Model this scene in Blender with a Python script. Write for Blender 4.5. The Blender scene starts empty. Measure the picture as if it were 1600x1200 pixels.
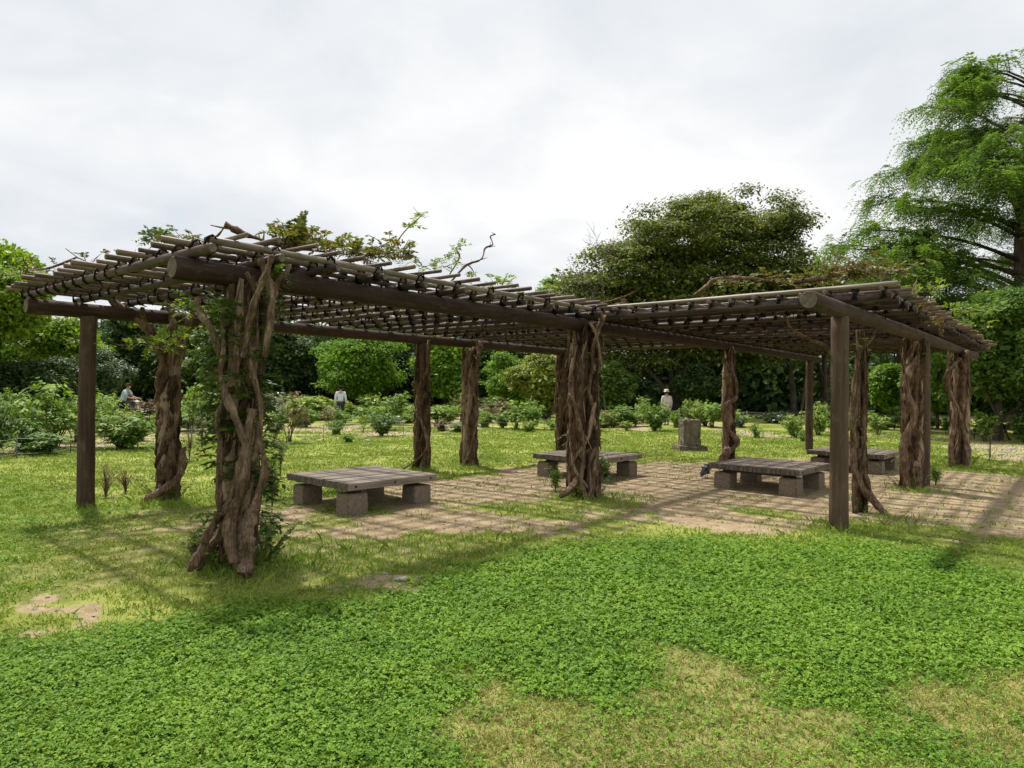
import bpy, bmesh, math, random
import numpy as np
from mathutils import Vector, Matrix, Euler

SC = bpy.context.scene
COL = SC.collection
R = math.radians
F = 1060.0            # focal length in photo pixels (1600 wide)
CAMH = 1.56

# ---------------------------------------------------------------- camera
cam_d = bpy.data.cameras.new('camera'); cam = bpy.data.objects.new('camera', cam_d); COL.objects.link(cam)
cam_d.sensor_width = 36.0; cam_d.lens = 36.0 * F / 1600.0
cam_d.clip_start = 0.05; cam_d.clip_end = 6000
CM = Matrix.Translation((0, 0, CAMH)) @ Matrix.Rotation(R(90) + math.atan(8.5 / F), 4, 'X') @ Matrix.Rotation(R(0.6), 4, 'Z')
cam.matrix_world = CM
SC.camera = cam
CR = np.array(CM.to_3x3())

def ray(px, py):
    d = CR @ np.array([(px - 800.0) / F, (600.0 - py) / F, -1.0])
    return d
def at(px, py, h=0.0):
    """photo pixel -> point of the horizontal plane z = h (used once, to survey where things stand)"""
    d = ray(px, py); t = (h - CAMH) / d[2]
    return np.array([d[0] * t, d[1] * t, h])
def atY(px, py, Y):
    d = ray(px, py); t = Y / d[1]
    return np.array([d[0] * t, Y, CAMH + d[2] * t])

# ---------------------------------------------------------------- pergola axes
UA = np.array([0.636, 0.772]); UN = np.array([-0.772, 0.636])   # along the beams, and to their left
def W(a, m, z=0.0):
    p = UA * a + UN * m
    return np.array([p[0], p[1], z])

def onm(px, m):
    """a-coordinate of the point of the row line m seen in photo column px"""
    k = (px - 800.0) / F; Y = m / (0.636 - 0.772 * k)
    return 0.636 * k * Y + 0.772 * Y
# ---------------------------------------------------------------- numpy noise
def _hash(i, j, s):
    h = (i.astype(np.int64) * 374761393 + j.astype(np.int64) * 668265263 + s * 974634777) & 0x7fffffff
    h = ((h ^ (h >> 13)) * 1274126177) & 0x7fffffff
    return ((h ^ (h >> 16)) & 0xffff) / 65535.0
def vnoise(x, y, s=0):
    xi = np.floor(x); yi = np.floor(y); fx = x - xi; fy = y - yi
    fx = fx * fx * (3 - 2 * fx); fy = fy * fy * (3 - 2 * fy)
    xi = xi.astype(np.int64); yi = yi.astype(np.int64)
    a = _hash(xi, yi, s); b = _hash(xi + 1, yi, s); c = _hash(xi, yi + 1, s); d = _hash(xi + 1, yi + 1, s)
    return (a * (1 - fx) + b * fx) * (1 - fy) + (c * (1 - fx) + d * fx) * fy
def fbm(x, y, sc=1.0, o=4, s=0):
    v = 0; amp = .5; t = 0
    for k in range(o):
        v = v + amp * vnoise(x * sc, y * sc, s + k * 17); t += amp; amp *= .5; sc *= 2.03
    return v / t
def sstep(a, b, x):
    t = np.clip((x - a) / (b - a), 0, 1); return t * t * (3 - 2 * t)
def poly_sd(x, y, poly):
    """signed distance to a polygon, positive inside"""
    x = np.asarray(x, float); y = np.asarray(y, float)
    d = np.full(x.shape, 1e9); ins = np.zeros(x.shape, bool); n = len(poly)
    for i in range(n):
        ax, ay = poly[i][:2]; bx, by = poly[(i + 1) % n][:2]
        ex, ey = bx - ax, by - ay; wx, wy = x - ax, y - ay
        t = np.clip((wx * ex + wy * ey) / (ex * ex + ey * ey + 1e-9), 0, 1)
        d = np.minimum(d, np.hypot(wx - ex * t, wy - ey * t))
        c = ((ay > y) != (by > y)) & (x < (bx - ax) * (y - ay) / ((by - ay) + 1e-12) + ax)
        ins ^= c
    return np.where(ins, d, -d)

# ---------------------------------------------------------------- mesh helpers
class MB:
    def __init__(s): s.v = []; s.f = {}; s.n = 0
    def add(s, V, Fc, mi=0):
        V = np.asarray(V, float).reshape(-1, 3); Fc = np.asarray(Fc, np.int64)
        s.v.append(V); s.f.setdefault((Fc.shape[1], mi), []).append(Fc + s.n); s.n += len(V)
    def box(s, c, d, M=None, mi=0):
        x, y, z = np.array(d) / 2.0
        V = np.array([[-x,-y,-z],[x,-y,-z],[x,y,-z],[-x,y,-z],[-x,-y,z],[x,-y,z],[x,y,z],[-x,y,z]])
        if M is not None: V = V @ np.array(M).T
        V = V + np.array(c)
        s.add(V, [[0,3,2,1],[4,5,6,7],[0,1,5,4],[1,2,6,5],[2,3,7,6],[3,0,4,7]], mi)
    def tube(s, pts, rad, k=8, cap=True, mi=0, jit=0.0, rng=None, flat=1.0, flute=0.0):
        P = np.asarray(pts, float); n = len(P)
        rad = np.broadcast_to(np.asarray(rad, float), (n,))
        T = np.gradient(P, axis=0); T /= (np.linalg.norm(T, axis=1)[:, None] + 1e-9)
        u = np.cross(T[0], [0, 0, 1.0]);
        if np.linalg.norm(u) < .1: u = np.cross(T[0], [1.0, 0, 0])
        u /= np.linalg.norm(u); rings = []
        ang = np.arange(k) * 2 * math.pi / k
        if flute: fp = rng.uniform(0, 6.28, 3)
        for i in range(n):
            u = u - T[i] * np.dot(u, T[i]); u /= (np.linalg.norm(u) + 1e-9); w = np.cross(T[i], u)
            rr = np.full(k, rad[i])
            if flute: rr = rr * (1 + flute * (np.sin(ang * 2 + fp[0] + i * .09) * .45 + np.sin(ang * 3 + fp[1] - i * .13) * .6 + np.sin(ang * 5 + fp[2] + i * .05) * .55))
            if jit and rng is not None: rr = rr * (1 + jit * (rng.random(k) - .5) * 2)
            rings.append(P[i] + (np.cos(ang) * rr)[:, None] * u + (np.sin(ang) * rr * flat)[:, None] * w)
        V = np.concatenate(rings)
        i = np.arange(n - 1)[:, None] * k; j = np.arange(k)[None, :]; j2 = (j + 1) % k
        Fq = np.stack([i + j, i + j2, i + k + j2, i + k + j], -1).reshape(-1, 4)
        s.add(V, Fq, mi)
        if cap:
            b = s.n - len(V)
            s.v.append(np.array([P[0], P[-1]])); c0 = s.n; s.n += 2
            jj = np.arange(k); jn = (jj + 1) % k
            f0 = np.stack([np.full(k, c0), b + jn, b + jj], -1); f1 = np.stack([np.full(k, c0 + 1), b + (n-1)*k + jj, b + (n-1)*k + jn], -1)
            s.f.setdefault((3, mi), []).append(f0); s.f.setdefault((3, mi), []).append(f1)
    def mesh(s, name, mats, smooth=True):
        V = np.concatenate(s.v).astype(np.float32)
        me = bpy.data.meshes.new(name)
        li, ls, mi = [], [], []
        off = 0
        for (k, m), L in s.f.items():
            A = np.concatenate(L); li.append(A.ravel()); ls.append(off + np.arange(len(A)) * k); off += A.size; mi.append(np.full(len(A), m))
        li = np.concatenate(li).astype(np.int32); ls = np.concatenate(ls).astype(np.int32); mi = np.concatenate(mi).astype(np.int32)
        me.vertices.add(len(V)); me.vertices.foreach_set('co', V.ravel())
        me.loops.add(len(li)); me.loops.foreach_set('vertex_index', li)
        me.polygons.add(len(ls)); me.polygons.foreach_set('loop_start', ls)
        me.polygons.foreach_set('material_index', mi)
        me.polygons.foreach_set('use_smooth', np.full(len(ls), smooth))
        me.update(calc_edges=True); me.validate()
        for m in (mats if isinstance(mats, (list, tuple)) else [mats]): me.materials.append(m)
        return me
    def obj(s, name, mats, parent=None, smooth=True, loc=None):
        o = bpy.data.objects.new(name, s.mesh(name, mats, smooth)); COL.objects.link(o)
        if parent is not None: o.parent = parent
        if loc is not None: o.location = loc
        return o

def tag(o, label=None, cat=None, group=None, kind=None):
    if label: o['label'] = label
    if cat: o['category'] = cat
    if group: o['group'] = group
    if kind: o['kind'] = kind
    return o
def empty(name, loc, rz=0.0, label=None, cat=None, group=None):
    o = bpy.data.objects.new(name, None); COL.objects.link(o); o.empty_display_size = .2
    o.location = loc; o.rotation_euler = (0, 0, rz)
    return tag(o, label, cat, group)
def copy_tree(o, parent=None):
    c = o.copy(); COL.objects.link(c)
    if parent is not None: c.parent = parent
    for ch in [x for x in KIDS.get(o.name, [])]: copy_tree(ch, c)
    return c
KIDS = {}
def index_kids():
    KIDS.clear()
    for x in bpy.data.objects:
        if x.parent is not None: KIDS.setdefault(x.parent.name, []).append(x)

# ---------------------------------------------------------------- materials
class NT:
    def __init__(s, name):
        s.m = bpy.data.materials.new(name); s.m.use_nodes = True; s.t = s.m.node_tree; s.t.nodes.clear()
        s.out = s.n('ShaderNodeOutputMaterial')
    def n(s, typ, **kw):
        x = s.t.nodes.new(typ)
        for k, v in kw.items():
            if k[0] == '_': x.inputs[int(k[1:])].default_value = v
            elif k in x.inputs.keys() if False else False: pass
            else: setattr(x, k, v)
        return x
    def l(s, a, b): s.t.links.new(a, b)
    def noise(s, vec, scale, detail=4, rough=.6, dist=0.0):
        x = s.n('ShaderNodeTexNoise'); x.inputs['Scale'].default_value = scale; x.inputs['Detail'].default_value = detail
        x.inputs['Roughness'].default_value = rough; x.inputs['Distortion'].default_value = dist
        if vec is not None: s.l(vec, x.inputs['Vector'])
        return x.outputs['Fac']
    def ramp(s, fac, stops, interp='LINEAR'):
        x = s.n('ShaderNodeValToRGB'); e = x.color_ramp; e.interpolation = interp
        while len(e.elements) < len(stops): e.elements.new(0.5)
        for el, (p, c) in zip(e.elements, stops):
            el.position = p; el.color = (c[0], c[1], c[2], 1) if not isinstance(c, (int, float)) else (c, c, c, 1)
        s.l(fac, x.inputs[0]); return x.outputs[0]
    def mix(s, fac, a, b, bt='MIX'):
        x = s.n('ShaderNodeMix'); x.data_type = 'RGBA'; x.blend_type = bt
        for sock, v in ((x.inputs[0], fac), (x.inputs[6], a), (x.inputs[7], b)):
            if isinstance(v, (int, float)): sock.default_value = v
            elif isinstance(v, (tuple, list)): sock.default_value = (v[0], v[1], v[2], 1)
            else: s.l(v, sock)
        return x.outputs[2]
    def math(s, op, a, b=0.0, clamp=False):
        x = s.n('ShaderNodeMath'); x.operation = op; x.use_clamp = clamp
        for i, v in ((0, a), (1, b)):
            if isinstance(v, (int, float)): x.inputs[i].default_value = v
            else: s.l(v, x.inputs[i])
        return x.outputs[0]
    def mapping(s, vec, scale=(1, 1, 1), loc=None):
        x = s.n('ShaderNodeMapping'); x.inputs['Scale'].default_value = scale; s.l(vec, x.inputs['Vector'])
        if loc is not None: s.l(loc, x.inputs['Location'])
        return x.outputs[0]
    def bump(s, h, strength=.5, dist=.01):
        x = s.n('ShaderNodeBump'); x.inputs['Strength'].default_value = strength; x.inputs['Distance'].default_value = dist
        s.l(h, x.inputs['Height']); return x.outputs[0]
    def bsdf(s, col, rough=.8, spec=.3, normal=None, metal=0.0):
        x = s.n('ShaderNodeBsdfPrincipled')
        if isinstance(col, (tuple, list)): x.inputs['Base Color'].default_value = (col[0], col[1], col[2], 1)
        else: s.l(col, x.inputs['Base Color'])
        if isinstance(rough, (int, float)): x.inputs['Roughness'].default_value = rough
        else: s.l(rough, x.inputs['Roughness'])
        x.inputs['Specular IOR Level'].default_value = spec; x.inputs['Metallic'].default_value = metal
        if normal is not None: s.l(normal, x.inputs['Normal'])
        return x.outputs[0]
    def done(s, sh): s.l(sh, s.out.inputs['Surface']); return s.m

def leaf_mat(name, c1, c2, c3, nscale=.6, trans=.35, accent=None, accent_p=.0, rough=.5):
    """c1 dark, c2 mid, c3 light; each leaf island gets its own tone, plus slow drift over the plant"""
    t = NT(name); g = t.n('ShaderNodeNewGeometry'); tc = t.n('ShaderNodeTexCoord')
    oi = t.n('ShaderNodeObjectInfo')
    ri = g.outputs['Random Per Island']
    nz = t.noise(tc.outputs['Object'], nscale, 3, .6)
    v = t.math('ADD', t.math('MULTIPLY', ri, .55), t.math('MULTIPLY', nz, .65))
    v = t.math('ADD', v, t.math('MULTIPLY', oi.outputs['Random'], .12))
    col = t.ramp(v, [(.25, c1), (.6, c2), (1.0, c3)])
    if accent is not None:
        r2 = t.math('FRACT', t.math('MULTIPLY', ri, 37.3))
        a = t.math('MULTIPLY', t.math('LESS_THAN', r2, accent_p * 2), t.math('GREATER_THAN', t.noise(tc.outputs['Object'], nscale * 2.3, 2), .5))
        col = t.mix(a, col, accent)
    b = t.bsdf(col, rough, .35)
    tr = t.n('ShaderNodeBsdfTranslucent')
    t.l(t.mix(1.0, col, (1.0, 1.0, .55), 'MULTIPLY'), tr.inputs[0])
    m = t.n('ShaderNodeMixShader'); m.inputs[0].default_value = trans
    t.l(b, m.inputs[1]); t.l(tr.outputs[0], m.inputs[2])
    return t.done(m.outputs[0])

def wood_mat(name, c1, c2, c3, sx=.7, sr=14, rough=.8, bump=.5, spec=.25, wear=None):
    """grain runs along the object's own x axis"""
    t = NT(name); tc = t.n('ShaderNodeTexCoord'); oi = t.n('ShaderNodeObjectInfo')
    cmb = t.n('ShaderNodeCombineXYZ')
    for i in range(3): t.l(t.math('MULTIPLY', oi.outputs['Random'], 13.0 + i * 7), cmb.inputs[i])
    v = t.mapping(tc.outputs['Object'], (sx, sr, sr), cmb.outputs[0])
    n1 = t.noise(v, 1.6, 7, .65, .3)
    v2 = t.mapping(tc.outputs['Object'], (1, 3, 3), cmb.outputs[0])
    n2 = t.noise(v2, 1.7, 4, .6)
    f = t.math('ADD', t.math('MULTIPLY', n1, .6), t.math('MULTIPLY', n2, .4))
    f = t.math('ADD', f, t.math('MULTIPLY', t.math('SUBTRACT', oi.outputs['Random'], .5), .26))
    col = t.ramp(f, [(.3, c1), (.5, c2), (.72, c3)])
    if wear is not None:
        w = t.ramp(t.noise(v2, 4.5, 6, .75), [(.55, 0.0), (.68, 1.0)])
        col = t.mix(t.math('MULTIPLY', w, .5), col, wear)
    return t.done(t.bsdf(col, rough, spec, t.bump(f, bump, .012)))

def plain(name, c, rough=.8, spec=.3, var=.25, scale=8, bump=.2, metal=0.0):
    t = NT(name); tc = t.n('ShaderNodeTexCoord')
    n = t.noise(tc.outputs['Object'], scale, 5, .65)
    lo = tuple(x * (1 - var) for x in c); hi = tuple(min(1, x * (1 + var)) for x in c)
    col = t.ramp(n, [(.3, lo), (.7, hi)])
    return t.done(t.bsdf(col, rough, spec, t.bump(n, bump, .01), metal))

M = {}
M['post'] = wood_mat('dark_stained_post_wood', (.022,.012,.008), (.060,.035,.023), (.115,.075,.052), wear=(.20,.14,.10))
M['beam'] = wood_mat('dark_stained_beam_wood', (.022,.011,.008), (.05,.027,.020), (.095,.058,.046), wear=(.13,.085,.07))
M['joist'] = wood_mat('brown_bamboo_joist', (.018,.010,.008), (.045,.027,.022), (.095,.062,.05), sr=10, rough=.6, wear=(.19,.145,.12))
M['slat'] = wood_mat('weathered_bamboo', (.034,.020,.015), (.094,.058,.043), (.215,.148,.11), sr=10, rough=.55, spec=.35, wear=(.42,.35,.275))
M['pale'] = wood_mat('pale_weathered_bamboo', (.075,.054,.04), (.19,.148,.113), (.34,.285,.225), sr=12, rough=.5, spec=.4, wear=(.06,.042,.033))
M['endgrain'] = plain('sawn_log_end', (.15,.115,.09), .9, .1, .35, 22)
M['rope'] = plain('black_hemp_rope', (.014,.012,.011), .9, .1, .4, 60)
M['plank'] = wood_mat('grey_weathered_plank', (.075,.058,.045), (.17,.138,.108), (.29,.245,.20), sr=22, rough=.85, wear=(.38,.33,.28))
M['plank_end'] = plain('plank_sawn_end', (.13,.115,.09), .9, .1, .45, 14)
M['bolt'] = plain('rusty_bolt', (.03,.025,.022), .6, .4, .3, 30, metal=.6)
M['stone'] = plain('bench_leg_stone', (.21,.165,.125), .95, .15, .3, 26, .8)
def granite():
    t = NT('rough_granite'); tc = t.n('ShaderNodeTexCoord')
    a = t.noise(tc.outputs['Object'], 60, 6, .8); b = t.noise(tc.outputs['Object'], 5, 5, .65)
    f = t.math('ADD', t.math('MULTIPLY', a, .5), t.math('MULTIPLY', b, .5))
    col = t.ramp(f, [(.35, (.07,.058,.042)), (.5, (.18,.15,.115)), (.66, (.32,.28,.22))])
    return t.done(t.bsdf(col, .95, .15, t.bump(f, .9, .02)))
M['granite'] = granite()
def bark_mat(name, c1, c2, c3, s=1.0):
    t = NT(name); tc = t.n('ShaderNodeTexCoord')
    v = t.mapping(tc.outputs['Object'], (26 * s, 26 * s, 2.6 * s))
    n1 = t.noise(v, 1.5, 8, .78, 1.2)
    n2 = t.noise(tc.outputs['Object'], 5 * s, 5, .65)
    f = t.math('ADD', t.math('MULTIPLY', n1, .62), t.math('MULTIPLY', n2, .38))
    g = t.n('ShaderNodeNewGeometry')
    f = t.math('ADD', f, t.math('MULTIPLY', t.math('SUBTRACT', g.outputs['Random Per Island'], .5), .22))
    col = t.ramp(f, [(.36, c1), (.5, c2), (.66, c3)])
    return t.done(t.bsdf(col, .92, .12, t.bump(f, 1.0, .03)))
M['vine'] = bark_mat('vine_bark', (.018,.010,.006), (.125,.076,.048), (.40,.29,.20))
M['bark'] = bark_mat('tree_bark', (.02,.015,.011), (.07,.052,.038), (.15,.12,.09), .4)
M['bark_pale'] = bark_mat('pale_tree_bark', (.05,.042,.032), (.13,.11,.085), (.22,.19,.15), .4)
# foliage
M['lf_vine'] = leaf_mat('vine_leaf', (.022,.055,.012), (.06,.13,.022), (.17,.25,.045), 1.5, .35, (.22,.16,.04), .06)
M['lf_bronze'] = leaf_mat('bronze_vine_leaf', (.05,.075,.018), (.13,.165,.03), (.26,.28,.06), 2.0, .4, (.20,.095,.035), .16)
M['lf_weed'] = leaf_mat('dry_weed_leaf', (.06,.06,.025), (.13,.12,.04), (.22,.19,.08), 3, .3, (.2,.09,.05), .25)
M['lf_peony'] = leaf_mat('peony_leaf', (.055,.12,.018), (.15,.265,.035), (.31,.43,.07), 1.0, .38, rough=.6)
M['lf_peony_dk'] = leaf_mat('dark_peony_leaf', (.035,.085,.014), (.09,.175,.026), (.19,.29,.05), 1.0, .3, rough=.6)
M['lf_peony_lt'] = leaf_mat('pale_peony_leaf', (.10,.17,.03), (.22,.33,.065), (.38,.49,.12), 1.0, .4, rough=.6)
M['lf_yel'] = leaf_mat('yellow_green_leaf', (.09,.15,.018), (.19,.29,.03), (.34,.44,.06), 1.0, .4)
M['lf_rust'] = leaf_mat('rusty_leaf', (.07,.07,.03), (.14,.12,.05), (.24,.18,.08), 1.0, .3, (.2,.1,.05), .3)
M['lf_left'] = leaf_mat('fresh_green_leaf', (.08,.15,.012), (.18,.30,.025), (.33,.46,.05), .35, .48)
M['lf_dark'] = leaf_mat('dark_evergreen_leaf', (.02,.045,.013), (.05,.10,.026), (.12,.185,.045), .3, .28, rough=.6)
M['lf_mid'] = leaf_mat('mid_green_leaf', (.04,.085,.014), (.10,.18,.028), (.20,.29,.05), .3, .38, rough=.6)
M['lf_bright'] = leaf_mat('bright_green_leaf', (.07,.15,.012), (.15,.29,.025), (.28,.43,.05), .3, .45, rough=.6)
M['lf_olive'] = leaf_mat('olive_evergreen_leaf', (.032,.055,.015), (.12,.165,.035), (.29,.32,.065), .55, .4, (.33,.33,.05), .10, rough=.6)
M['lf_gold'] = leaf_mat('golden_olive_leaf', (.07,.10,.015), (.17,.22,.03), (.32,.37,.06), .6, .35, (.28,.22,.04), .06)
M['lf_larch'] = leaf_mat('soft_bright_needle', (.035,.085,.014), (.12,.225,.036), (.26,.38,.08), .9, .45, rough=.6)
M['lf_grey'] = leaf_mat('grey_green_leaf', (.03,.055,.022), (.07,.115,.045), (.14,.19,.08), .5, .25, rough=.4)
M['lf_maple'] = leaf_mat('small_green_leaf', (.045,.10,.018), (.115,.215,.04), (.25,.38,.09), .5, .5, rough=.6)
# ================================================================ light and sky
SUN_TRAVEL = Vector((.735, -.995, -2.5)).normalized()
sun_d = bpy.data.lights.new('sun', 'SUN'); sun = bpy.data.objects.new('sun', sun_d); COL.objects.link(sun)
sun_d.energy = 4.9; sun_d.angle = R(2.4); sun_d.color = (1.0, .955, .88)
sun.rotation_euler = SUN_TRAVEL.to_track_quat('-Z', 'Y').to_euler(); sun.location = (-10, 20, 30)
to_sun = -SUN_TRAVEL
wd = bpy.data.worlds.new('World'); SC.world = wd; wd.use_nodes = True
t = wd.node_tree; t.nodes.clear()
def wn(typ): return t.nodes.new(typ)
sky = wn('ShaderNodeTexSky'); sky.sky_type = 'NISHITA'; sky.sun_disc = False
sky.sun_elevation = math.asin(to_sun.z); sky.sun_rotation = math.atan2(to_sun.x, to_sun.y)
tc = wn('ShaderNodeTexCoord'); sep = wn('ShaderNodeSeparateXYZ'); t.links.new(tc.outputs['Generated'], sep.inputs[0])
def wm(op, a, b=0.0, clamp=False):
    x = wn('ShaderNodeMath'); x.operation = op; x.use_clamp = clamp
    for i, v in ((0, a), (1, b)):
        if isinstance(v, (int, float)): x.inputs[i].default_value = v
        else: t.links.new(v, x.inputs[i])
    return x.outputs[0]
zz = wm('ADD', wm('MAXIMUM', sep.outputs[2], 0.0), .22)
cx = wm('DIVIDE', sep.outputs[0], zz); cy = wm('DIVIDE', sep.outputs[1], zz)
cb = wn('ShaderNodeCombineXYZ'); t.links.new(cx, cb.inputs[0]); t.links.new(wm('MULTIPLY', cy, 1.0), cb.inputs[1]); cb.inputs[2].default_value = 3.7
def wnoise(scale, detail, dist=0.0, off=0.0):
    mp = wn('ShaderNodeMapping'); mp.inputs['Location'].default_value = (off, off * .7, 0); t.links.new(cb.outputs[0], mp.inputs['Vector'])
    x = wn('ShaderNodeTexNoise'); x.inputs['Scale'].default_value = scale; x.inputs['Detail'].default_value = detail
    x.inputs['Roughness'].default_value = .52; x.inputs['Distortion'].default_value = dist; t.links.new(mp.outputs[0], x.inputs['Vector']); return x.outputs['Fac']
def wramp(fac, stops):
    x = wn('ShaderNodeValToRGB')
    while len(x.color_ramp.elements) < len(stops): x.color_ramp.elements.new(.5)
    for e, (p, c) in zip(x.color_ramp.elements, stops): e.position = p; e.color = (c[0], c[1], c[2], 1)
    t.links.new(fac, x.inputs[0]); return x.outputs[0]
n1 = wnoise(.85, 8, .5, 1.3); n2 = wnoise(2.6, 8, .8, 4.1)
f = wm('ADD', wm('MULTIPLY', n1, .75), wm('MULTIPLY', n2, .25))
K = 9.6
cloud = wramp(f, [(.36, (.585, .63, .68)), (.47, (.70, .722, .75)), (.60, (.84, .84, .845))])
sc_ = wn('ShaderNodeVectorMath'); sc_.operation = 'SCALE'; sc_.inputs['Scale'].default_value = K; t.links.new(cloud, sc_.inputs[0])
gap = wramp(f, [(.30, (.5, .5, .5)), (.41, (0, 0, 0))])
mx = wn('ShaderNodeMix'); mx.data_type = 'RGBA'; t.links.new(gap, mx.inputs[0]); t.links.new(sc_.outputs[0], mx.inputs[6])
mxs = wn('ShaderNodeVectorMath'); mxs.operation = 'SCALE'; mxs.inputs['Scale'].default_value = 1.6; t.links.new(sky.outputs[0], mxs.inputs[0])
t.links.new(mxs.outputs[0], mx.inputs[7])
bg = wn('ShaderNodeBackground'); bg.inputs['Strength'].default_value = .1; t.links.new(mx.outputs[2], bg.inputs[0])
wo = wn('ShaderNodeOutputWorld'); t.links.new(bg.outputs[0], wo.inputs[0])

# ================================================================ ground cover masks
def gp(L): return [tuple(at(x, y)[:2]) for x, y in L]
P_DIRT = gp([(395,812),(440,776),(520,765),(640,752),(700,744),(780,734),(850,725),(960,722),(1090,720),(1200,716),(1330,718),(1480,735),(1600,742),(1900,765),(1950,860),(1600,852),(1480,852),(1400,828),(1330,822),(1200,836),(1080,840),(1000,836),(960,850),(900,872),(820,868),(780,852),(700,850),(600,848),(500,846),(440,852)])
P_CLOV = gp([(-900,1040),(-300,1000),(0,990),(150,980),(300,955),(430,930),(560,922),(700,895),(800,868),(900,848),(1000,842),(1150,850),(1300,848),(1450,868),(1600,900),(1900,950),(2600,1050)]) + [(9, -3), (-9, -3)]
P_DRY = [gp([(690,1062),(740,1048),(830,1092),(950,1088),(1030,1075),(1040,1025),(1130,1010),(1180,1040),(1230,1090),(1330,1120),(1420,1170),(1500,1230),(1500,1600),(1000,1600),(800,1400),(740,1200)]),
         gp([(1360,1075),(1500,1060),(1650,1040),(1750,1100),(1700,1250),(1500,1190),(1400,1130)])]
P_SPARSE = gp([(60,850),(180,800),(420,785),(800,850),(840,872),(720,892),(560,925),(430,935),(300,925),(100,930)])
P_LEFTG = gp([(-700,760),(0,745),(120,760),(200,800),(120,850),(60,930),(-100,960),(-900,1000)])
P_BARE = [gp([(545,900),(600,892),(660,900),(650,915),(590,920),(548,915)]), gp([(80,960),(150,945),(185,950),(150,968),(90,978)]), gp([(30,950),(70,960),(40,985),(0,980)])]
P_BEDS = [gp([(-900,760),(-300,735),(0,712),(95,704),(200,694),(300,688),(430,690),(560,684),(700,682),(760,676),(840,672),(855,655),(600,640),(0,640),(-900,650)]),
          gp([(940,668),(1010,674),(1095,676),(1200,684),(1290,688),(1420,682),(1400,664),(1180,664),(945,656)]),
          gp([(1440,692),(1530,716),(1700,735),(1900,720),(1700,680),(1460,672)])]
def masks(x, y):
    n = fbm(x, y, 1.1, 5, 3) - .5; n2 = fbm(x, y, 4.0, 4, 9) - .5
    dirt = sstep(-.35, .45, poly_sd(x, y, P_DIRT) + n * 1.7 + n2 * 1.5 - .16)
    # grass islands inside the trodden area
    isl = sstep(.53, .70, fbm(x, y, .9, 4, 21) + .45 * n2 + .10 * sstep(10.5, 7.0, y)) * sstep(11.5, 8.5, y)
    c = at(915, 785)[:2]; isl = np.maximum(isl, sstep(.75, .35, np.hypot((x - c[0]) / 1.5, y - c[1]) + n2 * .8))
    dirt = dirt * (1 - .62 * isl)
    bare = 0 * x
    for P in P_BARE: bare = np.maximum(bare, .72 * sstep(-.25, .2, poly_sd(x, y, P) + n2 * 1.1))
    clov = sstep(-.35, .35, poly_sd(x, y, P_CLOV) + n * 1.0 + n2 * .9)
    dry = 0 * x
    for P in P_DRY: dry = np.maximum(dry, sstep(-.18, .22, poly_sd(x, y, P) + n * .5 + n2 * .9))
    dry = dry * (.88 + .12 * sstep(.60, .48, fbm(x, y, 2.4, 3, 33)))
    dry = np.maximum(dry, .0 * sstep(.60, .70, fbm(x, y, .8, 4, 71)) * sstep(.3, -.1, clov * 0 + np.abs(y - 3.4) - 1.0))
    sp = sstep(-.4, .4, poly_sd(x, y, P_SPARSE) + n * 1.2 + n2 * .8)
    lg = sstep(-.4, .5, poly_sd(x, y, P_LEFTG) + n * 1.5)
    bed = 0 * x
    for P in P_BEDS: bed = np.maximum(bed, sstep(-.25, .25, poly_sd(x, y, P) + n * .9))
    bed = bed * (.12 + .75 * sstep(.44, .60, fbm(x, y, .45, 5, 51)))
    soil = np.clip(np.maximum(dirt, bare), 0, 1)
    soil = np.maximum(soil, sp * sstep(.50, .68, fbm(x, y, 2.3, 6, 41)) * .5)
    return dict(dirt=dirt, soil=soil, clov=clov * (1 - soil), dry=dry * clov, sparse=sp, left=lg, bed=bed)
def gz(x, y):
    x = np.asarray(x, float); y = np.asarray(y, float)
    near = sstep(70, 30, np.hypot(x, y))
    h = (fbm(x, y, .5, 3, 5) - .5) * .05 + (fbm(x, y, 3.0, 3, 6) - .5) * .018
    far = sstep(120, 600, np.hypot(x, y)) * -2
    return h * near * sstep(0, 1.0, np.hypot(x, y)) + far
def gz1(x, y): return float(gz(np.array([x]), np.array([y]))[0])

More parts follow.
